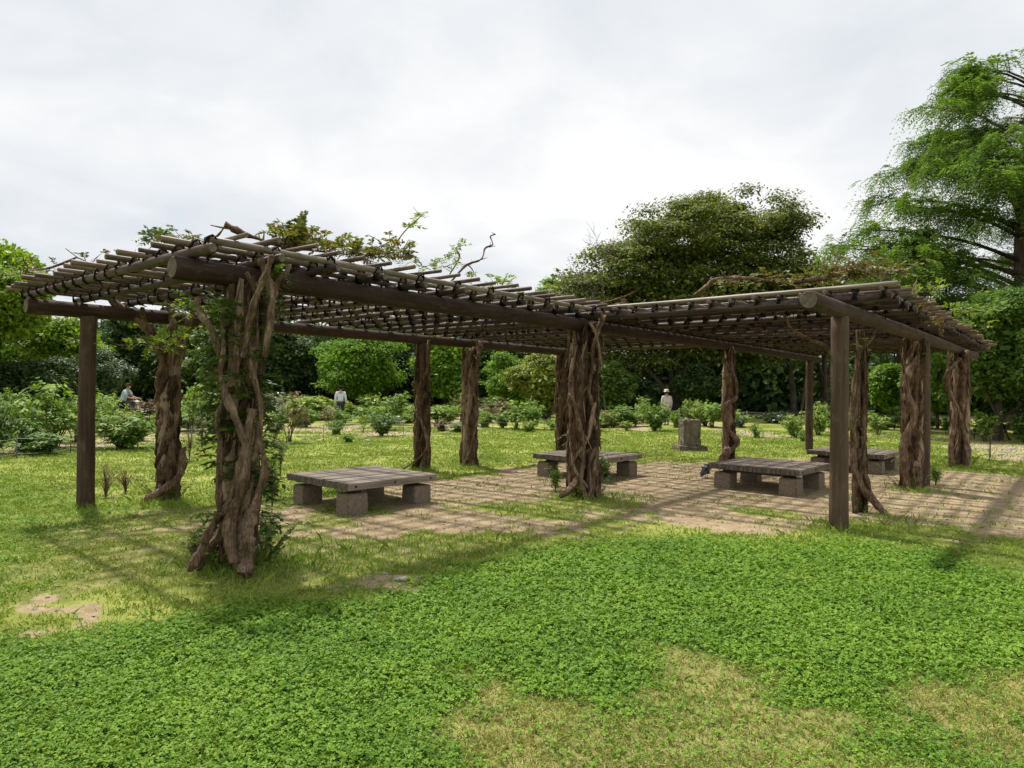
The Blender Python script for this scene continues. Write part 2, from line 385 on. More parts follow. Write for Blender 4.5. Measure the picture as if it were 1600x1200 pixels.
# ground sheet
xs = np.concatenate([[-900,-500,-300,-180,-120,-80,-60], np.arange(-45,-15,.8), np.arange(-15,18,.09), np.arange(18,46,.8), [60,80,120,180,300,500,900]])
ys = np.concatenate([[-300,-120,-60,-30,-15,-8,-4,-1,1.0], np.arange(1.8,16,.09), np.arange(16,30,.18), np.arange(30,62,.8), [70,90,130,200,300,500,900,1500]])
GX, GY = np.meshgrid(xs, ys); nx, ny = len(xs), len(ys)
GZ = gz(GX, GY)
b = MB(); i = (np.arange(ny - 1)[:, None] * nx + np.arange(nx - 1)[None, :]).ravel()
b.add(np.stack([GX.ravel(), GY.ravel(), GZ.ravel()], 1), np.stack([i, i + 1, i + nx + 1, i + nx], 1))
def ground_mat():
    t = NT('park_ground'); tc = t.n('ShaderNodeTexCoord'); P = tc.outputs['Object']
    def attr(n): x = t.n('ShaderNodeAttribute'); x.attribute_name = n; return x
    a1 = attr('m1'); a2 = attr('m2')
    s1 = t.n('ShaderNodeSeparateColor'); t.l(a1.outputs['Color'], s1.inputs[0]); s2 = t.n('ShaderNodeSeparateColor'); t.l(a2.outputs['Color'], s2.inputs[0])
    soil, clov, dry = s1.outputs[0], s1.outputs[1], s1.outputs[2]; bed, sparse, left = s2.outputs[0], s2.outputs[1], s2.outputs[2]
    fine = t.noise(P, 85, 6, .85); med = t.noise(P, 6, 6, .7); big = t.noise(P, .55, 5, .6)
    thr = t.math('ADD', t.math('MULTIPLY', fine, .5), t.math('MULTIPLY', med, .5))
    lawn = t.ramp(t.math('ADD', t.math('MULTIPLY', big, .55), t.math('MULTIPLY', thr, .45)), [(.38, (.065,.095,.018)), (.49, (.18,.21,.04)), (.60, (.33,.34,.09))])
    clc = t.ramp(thr, [(.35, (.018,.045,.007)), (.55, (.045,.095,.013)), (.7, (.08,.15,.022))])
    dryc = t.ramp(thr, [(.40, (.09,.095,.03)), (.5, (.22,.21,.07)), (.62, (.38,.35,.14))])
    spc = t.ramp(thr, [(.40, (.06,.075,.018)), (.5, (.17,.18,.048)), (.62, (.32,.30,.11))])
    lg = t.ramp(thr, [(.40, (.045,.08,.013)), (.5, (.12,.165,.028)), (.64, (.24,.27,.065))])
    col = t.mix(left, lawn, lg); col = t.mix(sparse, col, spc)
    col = t.mix(clov, col, clc); col = t.mix(dry, col, dryc)
    # soil / trodden earth with sunken paving joints
    rot = t.n('ShaderNodeMapping'); rot.vector_type = 'POINT'; rot.inputs['Rotation'].default_value = (0, 0, -math.atan2(UA[1], UA[0])); t.l(P, rot.inputs['Vector'])
    wob = t.n('ShaderNodeVectorMath'); wob.operation = 'ADD'; t.l(rot.outputs[0], wob.inputs[0])
    nv = t.n('ShaderNodeTexNoise'); nv.inputs['Scale'].default_value = 2.5; t.l(P, nv.inputs['Vector'])
    sc = t.n('ShaderNodeVectorMath'); sc.operation = 'SCALE'; sc.inputs['Scale'].default_value = .05; t.l(nv.outputs['Color'], sc.inputs[0]); t.l(sc.outputs[0], wob.inputs[1])
    br = t.n('ShaderNodeTexBrick'); br.inputs['Scale'].default_value = 1.0; br.inputs['Brick Width'].default_value = .42; br.inputs['Row Height'].default_value = .21
    br.inputs['Mortar Size'].default_value = .012; br.inputs['Mortar Smooth'].default_value = .6; br.inputs['Color1'].default_value = (1,1,1,1); br.inputs['Color2'].default_value = (.82,.8,.8,1); br.inputs['Mortar'].default_value = (.55,.5,.42,1)
    t.l(wob.outputs[0], br.inputs['Vector'])
    e = t.ramp(t.math('ADD', t.math('MULTIPLY', med, .5), t.math('MULTIPLY', fine, .5)), [(.34, (.15,.105,.06)), (.48, (.30,.225,.135)), (.62, (.43,.345,.225))])
    show = t.ramp(t.noise(P, 1.1, 4, .6), [(.42, 0.0), (.6, .75)])
    e2 = t.mix(show, e, t.mix(1.0, e, br.outputs['Color'], 'MULTIPLY'))
    grit = t.ramp(t.noise(P, 26, 6, .8), [(.60, 0.0), (.70, 1.0)])
    e2 = t.mix(t.math('MULTIPLY', grit, .5), e2, (.13,.10,.07))
    bedc = t.ramp(thr, [(.35, (.19,.15,.085)), (.52, (.33,.27,.17)), (.66, (.45,.38,.26))])
    sh = t.math('ADD', soil, t.math('MULTIPLY', t.math('SUBTRACT', thr, .5), 1.1))
    col = t.mix(t.ramp(sh, [(.42, 0.0), (.58, 1.0)]), col, e2)
    bh = t.math('ADD', bed, t.math('MULTIPLY', t.math('SUBTRACT', med, .5), 1.3))
    col = t.mix(t.ramp(bh, [(.42, 0.0), (.60, 1.0)]), col, bedc)
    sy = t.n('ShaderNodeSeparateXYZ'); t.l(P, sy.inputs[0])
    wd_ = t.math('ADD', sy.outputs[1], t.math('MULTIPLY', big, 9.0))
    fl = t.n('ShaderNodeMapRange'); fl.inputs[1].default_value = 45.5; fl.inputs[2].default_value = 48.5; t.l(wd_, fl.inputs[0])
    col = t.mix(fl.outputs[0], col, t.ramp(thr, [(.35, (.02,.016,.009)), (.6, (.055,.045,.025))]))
    return t.done(t.bsdf(col, .95, .12, t.bump(thr, .6, .03)))
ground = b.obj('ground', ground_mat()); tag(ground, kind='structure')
mk = masks(GX.ravel(), GY.ravel())
for nm, ch in (('m1', ('soil', 'clov', 'dry')), ('m2', ('bed', 'sparse', 'left'))):
    ca = ground.data.color_attributes.new(nm, 'FLOAT_COLOR', 'POINT')
    A = np.ones((nx * ny, 4), np.float32)
    for k, c in enumerate(ch): A[:, k] = mk[c]
    ca.data.foreach_set('color', A.ravel())

# ---------------------------------------------------------------- distant hill
hb = MB(); n = 60
hx = np.linspace(-900, 1500, n); hy = np.linspace(1700, 2300, 8)
HX, HY = np.meshgrid(hx, hy)
HZ = -5 + 400 * np.exp(-((HX - 900) / 170) ** 2) * np.sin(np.linspace(0, math.pi / 2, 8))[:, None] + fbm(HX, HY, .01, 3, 8) * 14
i = (np.arange(7)[:, None] * n + np.arange(n - 1)[None, :]).ravel()
hb.add(np.stack([HX.ravel(), HY.ravel(), HZ.ravel()], 1), np.stack([i, i + 1, i + n + 1, i + n], 1))
tag(hb.obj('distant_hill', plain('hill_wood', (.14,.19,.12), .95, .1, .2, .02, 0)), kind='structure')

# ---------------------------------------------------------------- clover and grass, real leaves
rg = np.random.default_rng(11)
def scatter(dens, y0, y1, margin=.88, pad=1.0):
    """points in the ground strip the place shows, density falling with distance"""
    out = []
    for ya in np.arange(y0, y1, .25):
        w = margin * (ya + .25) + pad; N = rg.poisson(dens(ya) * 2 * w * .25)
        out.append(np.stack([rg.uniform(-w, w, N), rg.uniform(ya, ya + .25, N)], 1))
    return np.concatenate(out)
def quads_leaf(C, U, V_, L, Wd):
    """rhombic leaves: centre-base C, direction U, side V_, length L, width Wd"""
    a = C; b_ = C + U * (L * .55)[:, None] + V_ * (Wd * .5)[:, None]; c = C + U * L[:, None]; d = C + U * (L * .55)[:, None] - V_ * (Wd * .5)[:, None]
    V = np.stack([a, b_, c, d], 1).reshape(-1, 3)
    Fq = np.arange(len(C) * 4).reshape(-1, 4)
    return V, Fq
# clover
p = scatter(lambda y: 8800 * (2.6 / y) ** 1.5, 2.2, 12.0)
m = masks(p[:, 0], p[:, 1]); x, y = p[:, 0], p[:, 1]
clump = fbm(x, y, 2.2, 3, 77)
prob = m['clov'] * (1 - .93 * m['dry']) * (.22 + 1.1 * clump)
prob = np.maximum(prob, .13 * m['left'] * (clump > .5)) ; prob = np.maximum(prob, m['dry'] * .4 * (fbm(x, y, 3.1, 3, 88) > .62))
k = rg.random(len(p)) < prob; p = p[k]; clump = clump[k]; N = len(p)
sz = (.0080 * (p[:, 1] / 2.6) ** .62) * rg.uniform(.7, 1.35, N)
hgt = (.012 + .042 * clump * rg.random(N)) * (1 + .03 * p[:, 1])
C0 = np.stack([p[:, 0], p[:, 1], gz(p[:, 0], p[:, 1]) + hgt], 1)
nrm = np.stack([rg.normal(0, .42, N), rg.normal(0, .42, N), np.ones(N)], 1); nrm /= np.linalg.norm(nrm, axis=1)[:, None]
ph = rg.uniform(0, 6.283, N); cl = MB(); VV = []
e1 = np.cross(nrm, [0, 1.0, 0]); e1 /= np.linalg.norm(e1, axis=1)[:, None]; e2 = np.cross(nrm, e1)
for kk in range(3):
    a = ph + kk * 2.094 + rg.normal(0, .15, N)
    U = e1 * np.cos(a)[:, None] + e2 * np.sin(a)[:, None] - nrm * rg.uniform(-.1, .35, N)[:, None]
    S = np.cross(nrm, U)
    # heart-ish wide leaflet: six corners
    L = sz * 1.25; Wd = sz * 1.15
    pts = np.stack([C0, C0 + U * (L*.5)[:, None] + S * (Wd*.5)[:, None], C0 + U * L[:, None] + S * (Wd*.3)[:, None], C0 + U * L[:, None] - S * (Wd*.3)[:, None], C0 + U * (L*.5)[:, None] - S * (Wd*.5)[:, None]], 1)
    VV.append(pts)
V = np.stack(VV, 1).reshape(-1, 3); cl.add(V, np.arange(len(V)).reshape(-1, 5))
cm = leaf_mat('clover_leaf', (.042,.12,.007), (.12,.255,.014), (.28,.42,.042), 1.1, .4, rough=.7)
tag(cl.obj('clover_cover', cm, smooth=False), 'low carpet of bright green clover across the near lawn', 'clover', kind='stuff')
# small white clover flower heads are too rare to read; grass blades
def blades(p, h, w, lean, mat, name, label, cat='grass'):
    N = len(p); z0 = gz(p[:, 0], p[:, 1]); a = rg.uniform(0, 6.283, N)
    B = np.stack([p[:, 0], p[:, 1], z0 - .005], 1); s = np.stack([np.cos(a), np.sin(a), np.zeros(N)], 1)
    d = np.stack([rg.normal(0, lean, N), rg.normal(0, lean, N), np.ones(N)], 1)
    mid = B + d * (h * .55)[:, None] * np.array([.6, .6, 1.0]); tip = B + d * h[:, None] * np.array([1.3, 1.3, .9])
    ww = w[:, None]
    V = np.stack([B - s * ww * .5, B + s * ww * .5, mid + s * ww * .42, tip, mid - s * ww * .42], 1).reshape(-1, 3)
    q = MB(); q.add(V, np.arange(len(V)).reshape(-1, 5))
    return tag(q.obj(name, mat, smooth=False), label, cat, kind='stuff')
gm_g = leaf_mat('fresh_grass_blade', (.08,.15,.016), (.19,.30,.035), (.34,.46,.07), .8, .3)
gm_y = leaf_mat('yellowed_grass_blade', (.20,.22,.055), (.36,.37,.10), (.53,.50,.18), .8, .3)
p = scatter(lambda y: 10000 * (2.6 / y) ** 1.42, 2.2, 27.0); m = masks(p[:, 0], p[:, 1]); x, y = p.T
cl_ = fbm(x, y, 1.7, 4, 61)
pg = (1 - m['soil']) ** 2 * (1 - .85 * m['bed']) * np.where(m['clov'] > .5, .42 + 1.6 * m['dry'], .76) * (.35 + 1.1 * cl_) * (1 - .1 * m['sparse'])
fc = fbm(x, y, 7.0, 3, 19)
pg = pg * np.clip(.35 + 4.2 * (fc - .40), .32, 1.25)
pg = pg + .30 * m['soil'] * (1 - m['clov']) * (fc + .5 * (cl_ - .5) > .66)
k = rg.random(len(p)) < pg; q = p[k]; mm = {a: b_[k] for a, b_ in m.items()}
yel = rg.random(len(q)) < np.clip(.85 * mm['dry'] + .30 * (1 - mm['clov']) + .25 * mm['sparse'] - .22 * mm['left'] + .5 * (fbm(q[:, 0], q[:, 1], .7, 4, 91) - .48), 0, 1)
hh = rg.uniform(.016, .042, len(q)) * (1 + .022 * q[:, 1]) * (.7 + .8 * fbm(q[:, 0], q[:, 1], 2.5, 3, 14)); hh = np.where(yel, hh * .75, hh)
ww = .0028 * (q[:, 1] / 2.6) ** .85 * rg.uniform(.7, 1.4, len(q)) * 1.35
blades(q[~yel], hh[~yel], ww[~yel], .5, gm_g, 'lawn_grass', 'green lawn grass around and under the wooden trellis')
blades(q[yel], hh[yel], ww[yel], .6, gm_y, 'dry_grass', 'yellowed dry grass blades mixed into the lawn', 'dry grass')
# longer tufts round the feet of posts, vines and benches
FEET = [(375,885,.55,1100),(262,790,.5,700),(137,797,.25,150),(915,778,.6,700),(1312,826,.45,500),(1400,815,.35,220),(1430,768,.4,320),(660,735,.35,320),(733,733,.35,320),(560,790,.4,60),(1500,734,.3,160),(420,900,.8,700),(980,780,.4,160),(820,800,.6,300),(700,870,.9,700),(520,870,.8,600),(1140,722,.3,120),(880,708,.3,200),(1290,835,.6,300)]
L_ = []; H_ = []
for fx, fy, rr, N in FEET:
    c = at(fx, fy); pt = np.stack([c[0] + rg.normal(0, 1, N).clip(-2, 2) * rr * .55, c[1] + rg.normal(0, 1, N).clip(-1.6, 1.6) * rr * .45], 1); L_.append(pt); H_.append(rg.uniform(.04, .14, N))
q = np.concatenate(L_); hh = np.concatenate(H_)
blades(q, hh, np.full(len(q), .005), .45, gm_g, 'tall_grass_tufts', 'longer grass tufts round the feet of posts and vines')
# fallen leaves, crumbs and bark bits on the trodden earth
p = scatter(lambda y: 95 * (5 / y), 4.5, 18, .8); m = masks(p[:, 0], p[:, 1]); p = p[rg.random(len(p)) < m['soil'] * .55]; N = len(p)
a = rg.uniform(0, 6.28, N); U = np.stack([np.cos(a), np.sin(a), rg.normal(0, .25, N)], 1); S = np.stack([-np.sin(a), np.cos(a), rg.normal(0, .25, N)], 1)
C = np.stack([p[:, 0], p[:, 1], gz(p[:, 0], p[:, 1]) + .008], 1)
sz = rg.uniform(.012, .035, N); V, Fq = quads_leaf(C, U, S, sz * 1.6, sz); q = MB(); q.add(V, Fq)
tag(q.obj('leaf_litter', leaf_mat('dead_leaf', (.05,.035,.022), (.11,.08,.05), (.22,.17,.11), 2, .1), smooth=False), 'scattered brown leaf litter on the trodden earth', 'leaf litter', kind='stuff')
# ================================================================ pergola
PB = W(11, 5.5)
pergola = empty('bamboo_pergola', PB, math.atan2(UA[1], UA[0]), 'long stepped pergola of dark logs and a lashed bamboo pole lattice over benches', 'pergola')
rp = np.random.default_rng(5)
def pl(a, m, z): return np.array([a - 11, m - 5.5, z])
def log(name, p0, p1, r0, r1, mats, parent, k=12, seg=10, bend=.0, rough=.03, rings=0, sag=0.0):
    """a round pole built along its own x axis; mats = (side, end)"""
    p0 = np.array(p0, float); p1 = np.array(p1, float); L = np.linalg.norm(p1 - p0)
    n = seg + 1; tt = np.linspace(0, 1, n)
    bx = np.sin(tt * math.pi) * bend * rp.uniform(-1, 1); bz = np.sin(tt * math.pi) * (bend * rp.uniform(-1, 1)) - sag * np.sin(tt * math.pi)
    P = np.stack([tt * L, bx, bz], 1); rad = r0 + (r1 - r0) * tt
    rad = rad * (1 + rp.uniform(-rough, rough, n))
    # chamfered ends
    c = min(.012, r0 * .2)
    P = np.concatenate([[P[0]], [P[0] + [c, 0, 0]], P[1:-1], [P[-1] - [c, 0, 0]], [P[-1]]]); rad = np.concatenate([[rad[0] - c], [rad[0]], rad[1:-1], [rad[-1]], [rad[-1] - c]])
    b = MB(); b.tube(P, rad, k, cap=False, jit=rough, rng=rp)
    # sawn ends, slightly dished
    for e, (idx, sgn) in enumerate(((0, -1), (len(P) - 1, 1))):
        ang = np.arange(k) * 2 * math.pi / k
        T = np.array([1.0, 0, 0]); u = np.cross(T, [0, 0, 1.0]); w = np.cross(T, u)
        ring = b.v[0][idx * k:(idx + 1) * k]
        base = b.n; cc = P[idx] + np.array([-.002 * sgn, 0, 0])
        b.v.append(np.concatenate([ring, [cc]])); b.n += k + 1
        j = np.arange(k); jn = (j + 1) % k
        Fc = np.stack([np.full(k, base + k), base + (jn if sgn < 0 else j), base + (j if sgn < 0 else jn)], 1)
        b.f.setdefault((3, 1), []).append(Fc)
    o = b.obj(name, list(mats), parent)
    X = (p1 - p0) / L; ref = np.array([0, 0, 1.0]) if abs(X[2]) < .9 else np.array([0, 1.0, 0])
    Y = np.cross(ref, X); Y /= np.linalg.norm(Y); Z = np.cross(X, Y)
    mw = Matrix([[X[0], Y[0], Z[0], p0[0]], [X[1], Y[1], Z[1], p0[1]], [X[2], Y[2], Z[2], p0[2]], [0, 0, 0, 1]])
    o.matrix_local = mw
    return o, mw
MP = (M['post'], M['endgrain']); MBm = (M['beam'], M['endgrain'])
# three beams
BZ = 2.50
for a0, a1, m_, mb in ((2.42, 20.25, 5.5, 5.5), (2.55, 15.6, 9.65, 9.65), (7.2, 20.0, 2.05, 1.80)):
    log('beam', pl(a0, m_, BZ), pl(a1, mb, BZ - .01), .094, .085, MBm, pergola, 18, 24, .03, .02)
# posts, at the surveyed feet
def am(x, y): p = at(x, y)[:2]; return float(p @ UA), float(p @ UN)
POSTS = [(onm(137, 9.6), 9.6), (3.02, 5.5), (onm(660, 9.65), 9.65), (onm(880, 9.65), 9.65), (onm(912, 5.5), 5.5), (13.8, 5.5), (onm(1265, 5.5), 5.5), (onm(1312, 2.03), 2.03), (onm(1443, 1.935), 1.935), (onm(1508, 1.86), 1.86)]
for a, m_ in POSTS:
    w = W(a, m_); z0 = gz1(w[0], w[1]) - .12
    log('post', pl(a, m_, z0), pl(a, m_, BZ - .07), .104, .094, MP, pergola, 16, 14, .008, .025)
# lattice
JZ, RZ, SZ = 2.638, 2.712, 2.768
LEFT = (2.55, 15.45, 5.18, 9.9); RIGHT = (8.45, 20.45, 1.55, 5.95)
rails = []   # (a0,a1,m)
for k, m_ in enumerate(np.linspace(5.22, 9.86, 17)): rails.append((LEFT[0] - (rp.uniform(.12, .3) if k else -.03), (8.35 if m_ < 5.9 else LEFT[1] + rp.uniform(.05, .3)), m_ + rp.normal(0, .012), k))
for k, m_ in enumerate(np.linspace(1.62, 5.85, 16)): rails.append((RIGHT[0] - rp.uniform(.02, .2), RIGHT[1] + rp.uniform(.05, .3), m_ + rp.normal(0, .012), 100 + k))
joists = [(a, 5.14 - rp.uniform(-.02, .06), 9.92 + rp.uniform(-.05, .08)) for a in np.arange(2.6, 15.5, .555)]
joists += [(a, 1.54 - rp.uniform(-.03, .05), 5.98 + rp.uniform(-.05, .05)) for a in np.arange(8.42, 20.5, .555)]
slats = [(a, 5.06 - rp.uniform(-.03, .12), 9.95 + rp.uniform(-.05, .15)) for a in np.arange(2.78, 15.5, .302)]
slats += [(a, 1.47 - rp.uniform(-.05, .10), 6.0 + rp.uniform(-.08, .15)) for a in np.arange(8.40, 20.5, .302)]
def tie(b, c, r, axis, rng):
    """two rope turns crossing over the joint at c (joist-local frame) plus loose ends"""
    hz = .048 + .03; 
    for s in (-1.3, -.35, .5, 1.3):
        th = np.linspace(0, 2 * math.pi, 9)
        ph = s * .6
        X = np.cos(th) * (r + .006); Z = np.sin(th) * hz * .92 + .038
        P = np.stack([c[0] + np.sin(th) * 0.03 * s + rng.normal(0, .003), c[1] + X, c[2] + Z], 1)
        b.tube(P, .0095, 4, cap=False)
    for _ in range(rng.integers(0, 3)):
        d = rng.normal(0, 1, 3); d[2] = -abs(d[2]) * .9; d /= np.linalg.norm(d)
        P = c + np.array([0, 0, -.03]) + np.outer(np.linspace(0, 1, 4), d * rng.uniform(.05, .09)); b.tube(P, [.009, .009, .007, .004], 4, cap=False)
TIES = []
for k in range(8):
    tb = MB(); tie(tb, np.zeros(3), .041, None, rp); TIES.append(tb.mesh('lashing', M['rope']))
for a, m0, m1 in joists:
    r = rp.uniform(.034, .045); da = rp.normal(0, .015)
    o, mw = log('joist', pl(a - da, m0, JZ), pl(a + da, m1, JZ), r, r * .9, (M['joist'], M['endgrain']), pergola, 10, 8, .02, .05)
    inv = np.array(mw.inverted())
    for (ra0, ra1, rm, _) in rails:
        if ra0 < a < ra1 and m0 < rm < m1:
            q = inv @ np.append(pl(a, rm, JZ), 1); to = bpy.data.objects.new('lashing', TIES[rp.integers(0, len(TIES))]); COL.objects.link(to); to.parent = o; to.location = q[:3]; to.rotation_euler = (0, 0, rp.normal(0, .12))
for a0, a1, m_, k in rails:
    edge = k == 0
    r = .031 if edge else rp.uniform(.021, .029)
    log('rail', pl(a0, m_, RZ), pl(a1, m_ + rp.normal(0, .02), RZ), r, r * .9, ((M['pale'] if edge else M['slat']), M['endgrain']), pergola, 9, 16, .02, .06)
for j, (a, m0, m1) in enumerate(slats):
    r = rp.uniform(.019, .028); first = abs(a - 8.40) < .05
    da = rp.normal(0, .02)
    log('slat', pl(a - da, m0, SZ + rp.uniform(0, .006)), pl(a + da, m1, SZ), .034 if first else r, r * .85, ((M['pale'] if first else M['slat']), M['endgrain']), pergola, 8, 8, .025, .06)

# ================================================================ benches
def bench(cpx, ang, label):
    r_ = np.random.default_rng(int(abs(cpx[0]) * 10)); c = np.array(cpx)
    z0 = gz1(c[0], c[1])
    t = empty('platform_bench', (c[0], c[1], z0), ang, label, 'bench', 'low square plank benches under the pergola')
    S = 1.44; H = .40; T = .088; n = 20; w = S / n
    top = bpy.data.objects.new('bench_top', None)
    b = MB(); 
    for k in range(n):
        x = -S / 2 + (k + .5) * w; dz = r_.normal(0, .0022); L = S + r_.normal(0, .008)
        # one board: long axis y, rounded edges by a tiny chamfer
        hw = w / 2 - .0045; hl = L / 2; ch = .006
        prof = np.array([[-hw, -T], [hw, -T], [hw, -ch], [hw - ch, 0], [-hw + ch, 0], [-hw, -ch]])
        V = np.concatenate([np.stack([x + prof[:, 0], np.full(6, s * hl), H + dz + prof[:, 1]], 1) for s in (-1, 1)])
        b.add(V, [[0,1,7,6],[1,2,8,7],[2,3,9,8],[3,4,10,9],[4,5,11,10],[5,0,6,11]]); pass
        b.f.setdefault((6, 1), []).append(np.array([[5,4,3,2,1,0],[6,7,8,9,10,11]]) + (b.n - 12))
    # build with local x along the boards for the grain
    me = b.mesh('bench_top', [M['plank'], M['plank_end']], smooth=False)
    rot = Matrix.Rotation(R(-90), 4, 'Z')
    me.transform(rot)
    top = bpy.data.objects.new('seat_planks', me); COL.objects.link(top); top.parent = t
    for s in (-1, 1):
        q = MB(); q.box((0, 0, 0), (.09, 1.14, .055)); o = q.obj('bearer', M['joist'], t, False); o.location = (s * .46, 0, H - T - .0285); 
    for sx in (-1, 1):
        for sy in (-1, 1):
            q = bmesh.new(); bmesh.ops.create_cube(q, size=1); bmesh.ops.scale(q, vec=(.29, .26, .34), verts=q.verts)
            bmesh.ops.bevel(q, geom=q.edges[:], offset=.012, segments=2, affect='EDGES'); bmesh.ops.subdivide_edges(q, edges=q.edges[:], cuts=2, use_grid_fill=True)
            for v in q.verts: v.co += Vector(r_.normal(0, .0016, 3)); v.co.x *= 1 + (.5 - (v.co.z + .17)) * .10; v.co.y *= 1 + (.5 - (v.co.z + .17)) * .10
            me = bpy.data.meshes.new('leg'); q.to_mesh(me); q.free(); me.materials.append(M['stone'])
            o = bpy.data.objects.new('leg', me); COL.objects.link(o); o.parent = t; o.location = (sx * .52, sy * .52, H - T - .057 - .17)
    for sy in (-1, 1):
        for yy in (-.6, 0.0, .6):
            q = MB(); q.tube([(yy, sy * (S / 2 - .001), 0), (yy, sy * (S / 2 + .007), 0)], .014, 8); o = q.obj('bolt', M['bolt'], t); o.location = (0, 0, H - T / 2)
    return t
AA = math.atan2(UA[1], UA[0])
bench((-2.03, 9.28), AA - R(3), 'nearest grey plank bench, standing alone on the left under the left wing')
bench((1.40, 12.45), AA - R(1), 'plank bench half hidden behind the thick middle vine trunk')
bench((4.22, 11.08), AA - R(2), 'plank bench on trodden earth just left of the near right post')
bench((7.05, 13.95), AA - R(2), 'farthest plank bench seen past the near right post, behind its twisted vine')

# ================================================================ stone monument
c = at(1077, 703); mon = empty('stone_monument', (c[0], c[1], gz1(c[0], c[1])), R(6), 'squat rough granite block on a slab standing on the lawn behind the benches', 'stone monument')
def rough_box(name, d, mat, parent, loc, amp=.012, cuts=5, band=0, seed=1):
    q = bmesh.new(); bmesh.ops.create_cube(q, size=1); bmesh.ops.scale(q, vec=d, verts=q.verts)
    bmesh.ops.bevel(q, geom=q.edges[:], offset=.02, segments=2, affect='EDGES')
    bmesh.ops.subdivide_edges(q, edges=q.edges[:], cuts=cuts, use_grid_fill=True); rr = np.random.default_rng(seed)
    for v in q.verts:
        k = 1.0
        if band:
            u = (v.co.z / d[2] + .5) * band; k = .93 + .07 * abs(math.sin(u * math.pi)) ** .35 if u > .15 else 1
        v.co.x *= k; v.co.y *= k; v.co += Vector(rr.normal(0, amp, 3))
    me = bpy.data.meshes.new(name); q.to_mesh(me); q.free(); me.materials.append(mat)
    o = bpy.data.objects.new(name, me); COL.objects.link(o); o.parent = parent; o.location = loc
    return o
rough_box('plinth', (.74, .70, .14), M['granite'], mon, (.0, 0, .055), .006, 4, 0, 3)
rough_box('block', (.45, .44, .68), M['granite'], mon, (0, 0, .46), .013, 6, 3, 4)
rough_box('cap_stone', (.09, .08, .05), plain('pale_stone', (.45,.43,.4)), mon, (-.08, 0, .82), .006, 1, 0, 5)
# ================================================================ vines
rv = np.random.default_rng(23)
def leaf_cloud(b, C, size, rng, up=.5, spread=1.0, aspect=.5, fold=True, out=None):
    """pointed leaves (two folded halves) at the points C"""
    N = len(C); nr = rng.normal(0, spread, (N, 3)); nr[:, 2] = np.abs(nr[:, 2]) + up
    if out is not None: nr = nr + out
    nr /= np.linalg.norm(nr, axis=1)[:, None]
    d = rng.normal(0, 1, (N, 3)); d[:, 2] -= .35; d -= nr * (d * nr).sum(1)[:, None]; d /= (np.linalg.norm(d, axis=1)[:, None] + 1e-9)
    s = np.cross(nr, d); sz = size * rng.uniform(.65, 1.35, N)
    L = sz[:, None]; Wd = (sz * aspect * rng.uniform(.8, 1.2, N))[:, None]
    V = np.stack([C, C + d * L * .45 + s * Wd * .5 + nr * L * .06, C + d * L, C + d * L * .45 - s * Wd * .5 + nr * L * .06], 1).reshape(-1, 3)
    b.add(V, np.arange(4 * N).reshape(-1, 4))
def sprays(b, stems, origin, direction, length, rng, n_leaf=9, size=.05, r=.004, droop=.5, asp=.42):
    """a compound (pinnate) spray: thin stalk with paired leaflets"""
    d = direction / np.linalg.norm(direction); tt = np.linspace(0, 1, 6)
    P = origin + np.outer(tt, d) * length; P[:, 2] -= droop * length * tt ** 2
    if stems is not None: stems.tube(P, np.linspace(r, r * .4, 6), 4, cap=False)
    k = np.repeat(np.linspace(.25, 1, n_leaf), 2); base = origin + np.outer(k, d) * length; base[:, 2] -= droop * length * k ** 2
    side = np.cross(d, [0, 0, 1.0]); side /= (np.linalg.norm(side) + 1e-6)
    sg = np.tile([1, -1], n_leaf)[:, None]
    dd = side * sg * .9 + d * .5 + np.array([0, 0, -.35]) + rng.normal(0, .22, (len(k), 3)); dd /= np.linalg.norm(dd, axis=1)[:, None]
    nr = np.cross(dd, d * sg); nr /= (np.linalg.norm(nr, axis=1)[:, None] + 1e-6); s = np.cross(nr, dd)
    L = (size * rng.uniform(.7, 1.2, len(k)) * (1 - .35 * np.abs(k - .6)))[:, None]; Wd = L * asp
    V = np.stack([base, base + dd * L * .4 + s * Wd * .5, base + dd * L, base + dd * L * .4 - s * Wd * .5], 1).reshape(-1, 3)
    b.add(V, np.arange(4 * len(k)).reshape(-1, 4))
def smooth_path(pts, n):
    P = np.asarray(pts, float); m = len(P)
    t = np.linspace(0, m - 1, n); out = []
    for x in t:
        i = min(int(x), m - 2); f = x - i
        p0, p1, p2, p3 = P[max(i-1, 0)], P[i], P[i+1], P[min(i+2, m-1)]
        out.append(.5 * ((2*p1) + (-p0+p2)*f + (2*p0-5*p1+4*p2-p3)*f*f + (-p0+3*p1-3*p2+p3)*f**3))
    return np.array(out)
def gnarl(b, P, r, rng, k=8, amp=.16):
    n = len(P); w = np.zeros(n)
    ph = rng.uniform(0, 6); w = 1 + amp * np.sin(np.arange(n) * .55 + ph) + rng.normal(0, amp * .45, n)
    P = P + rng.normal(0, .22, (n, 3)) * (np.mean(r) * .35)
    b.tube(P, np.asarray(r) * w, max(k, 12) if np.mean(r) > .015 else k, True, 0, .13, rng, 1.0, .22 if np.mean(r) > .015 else 0)
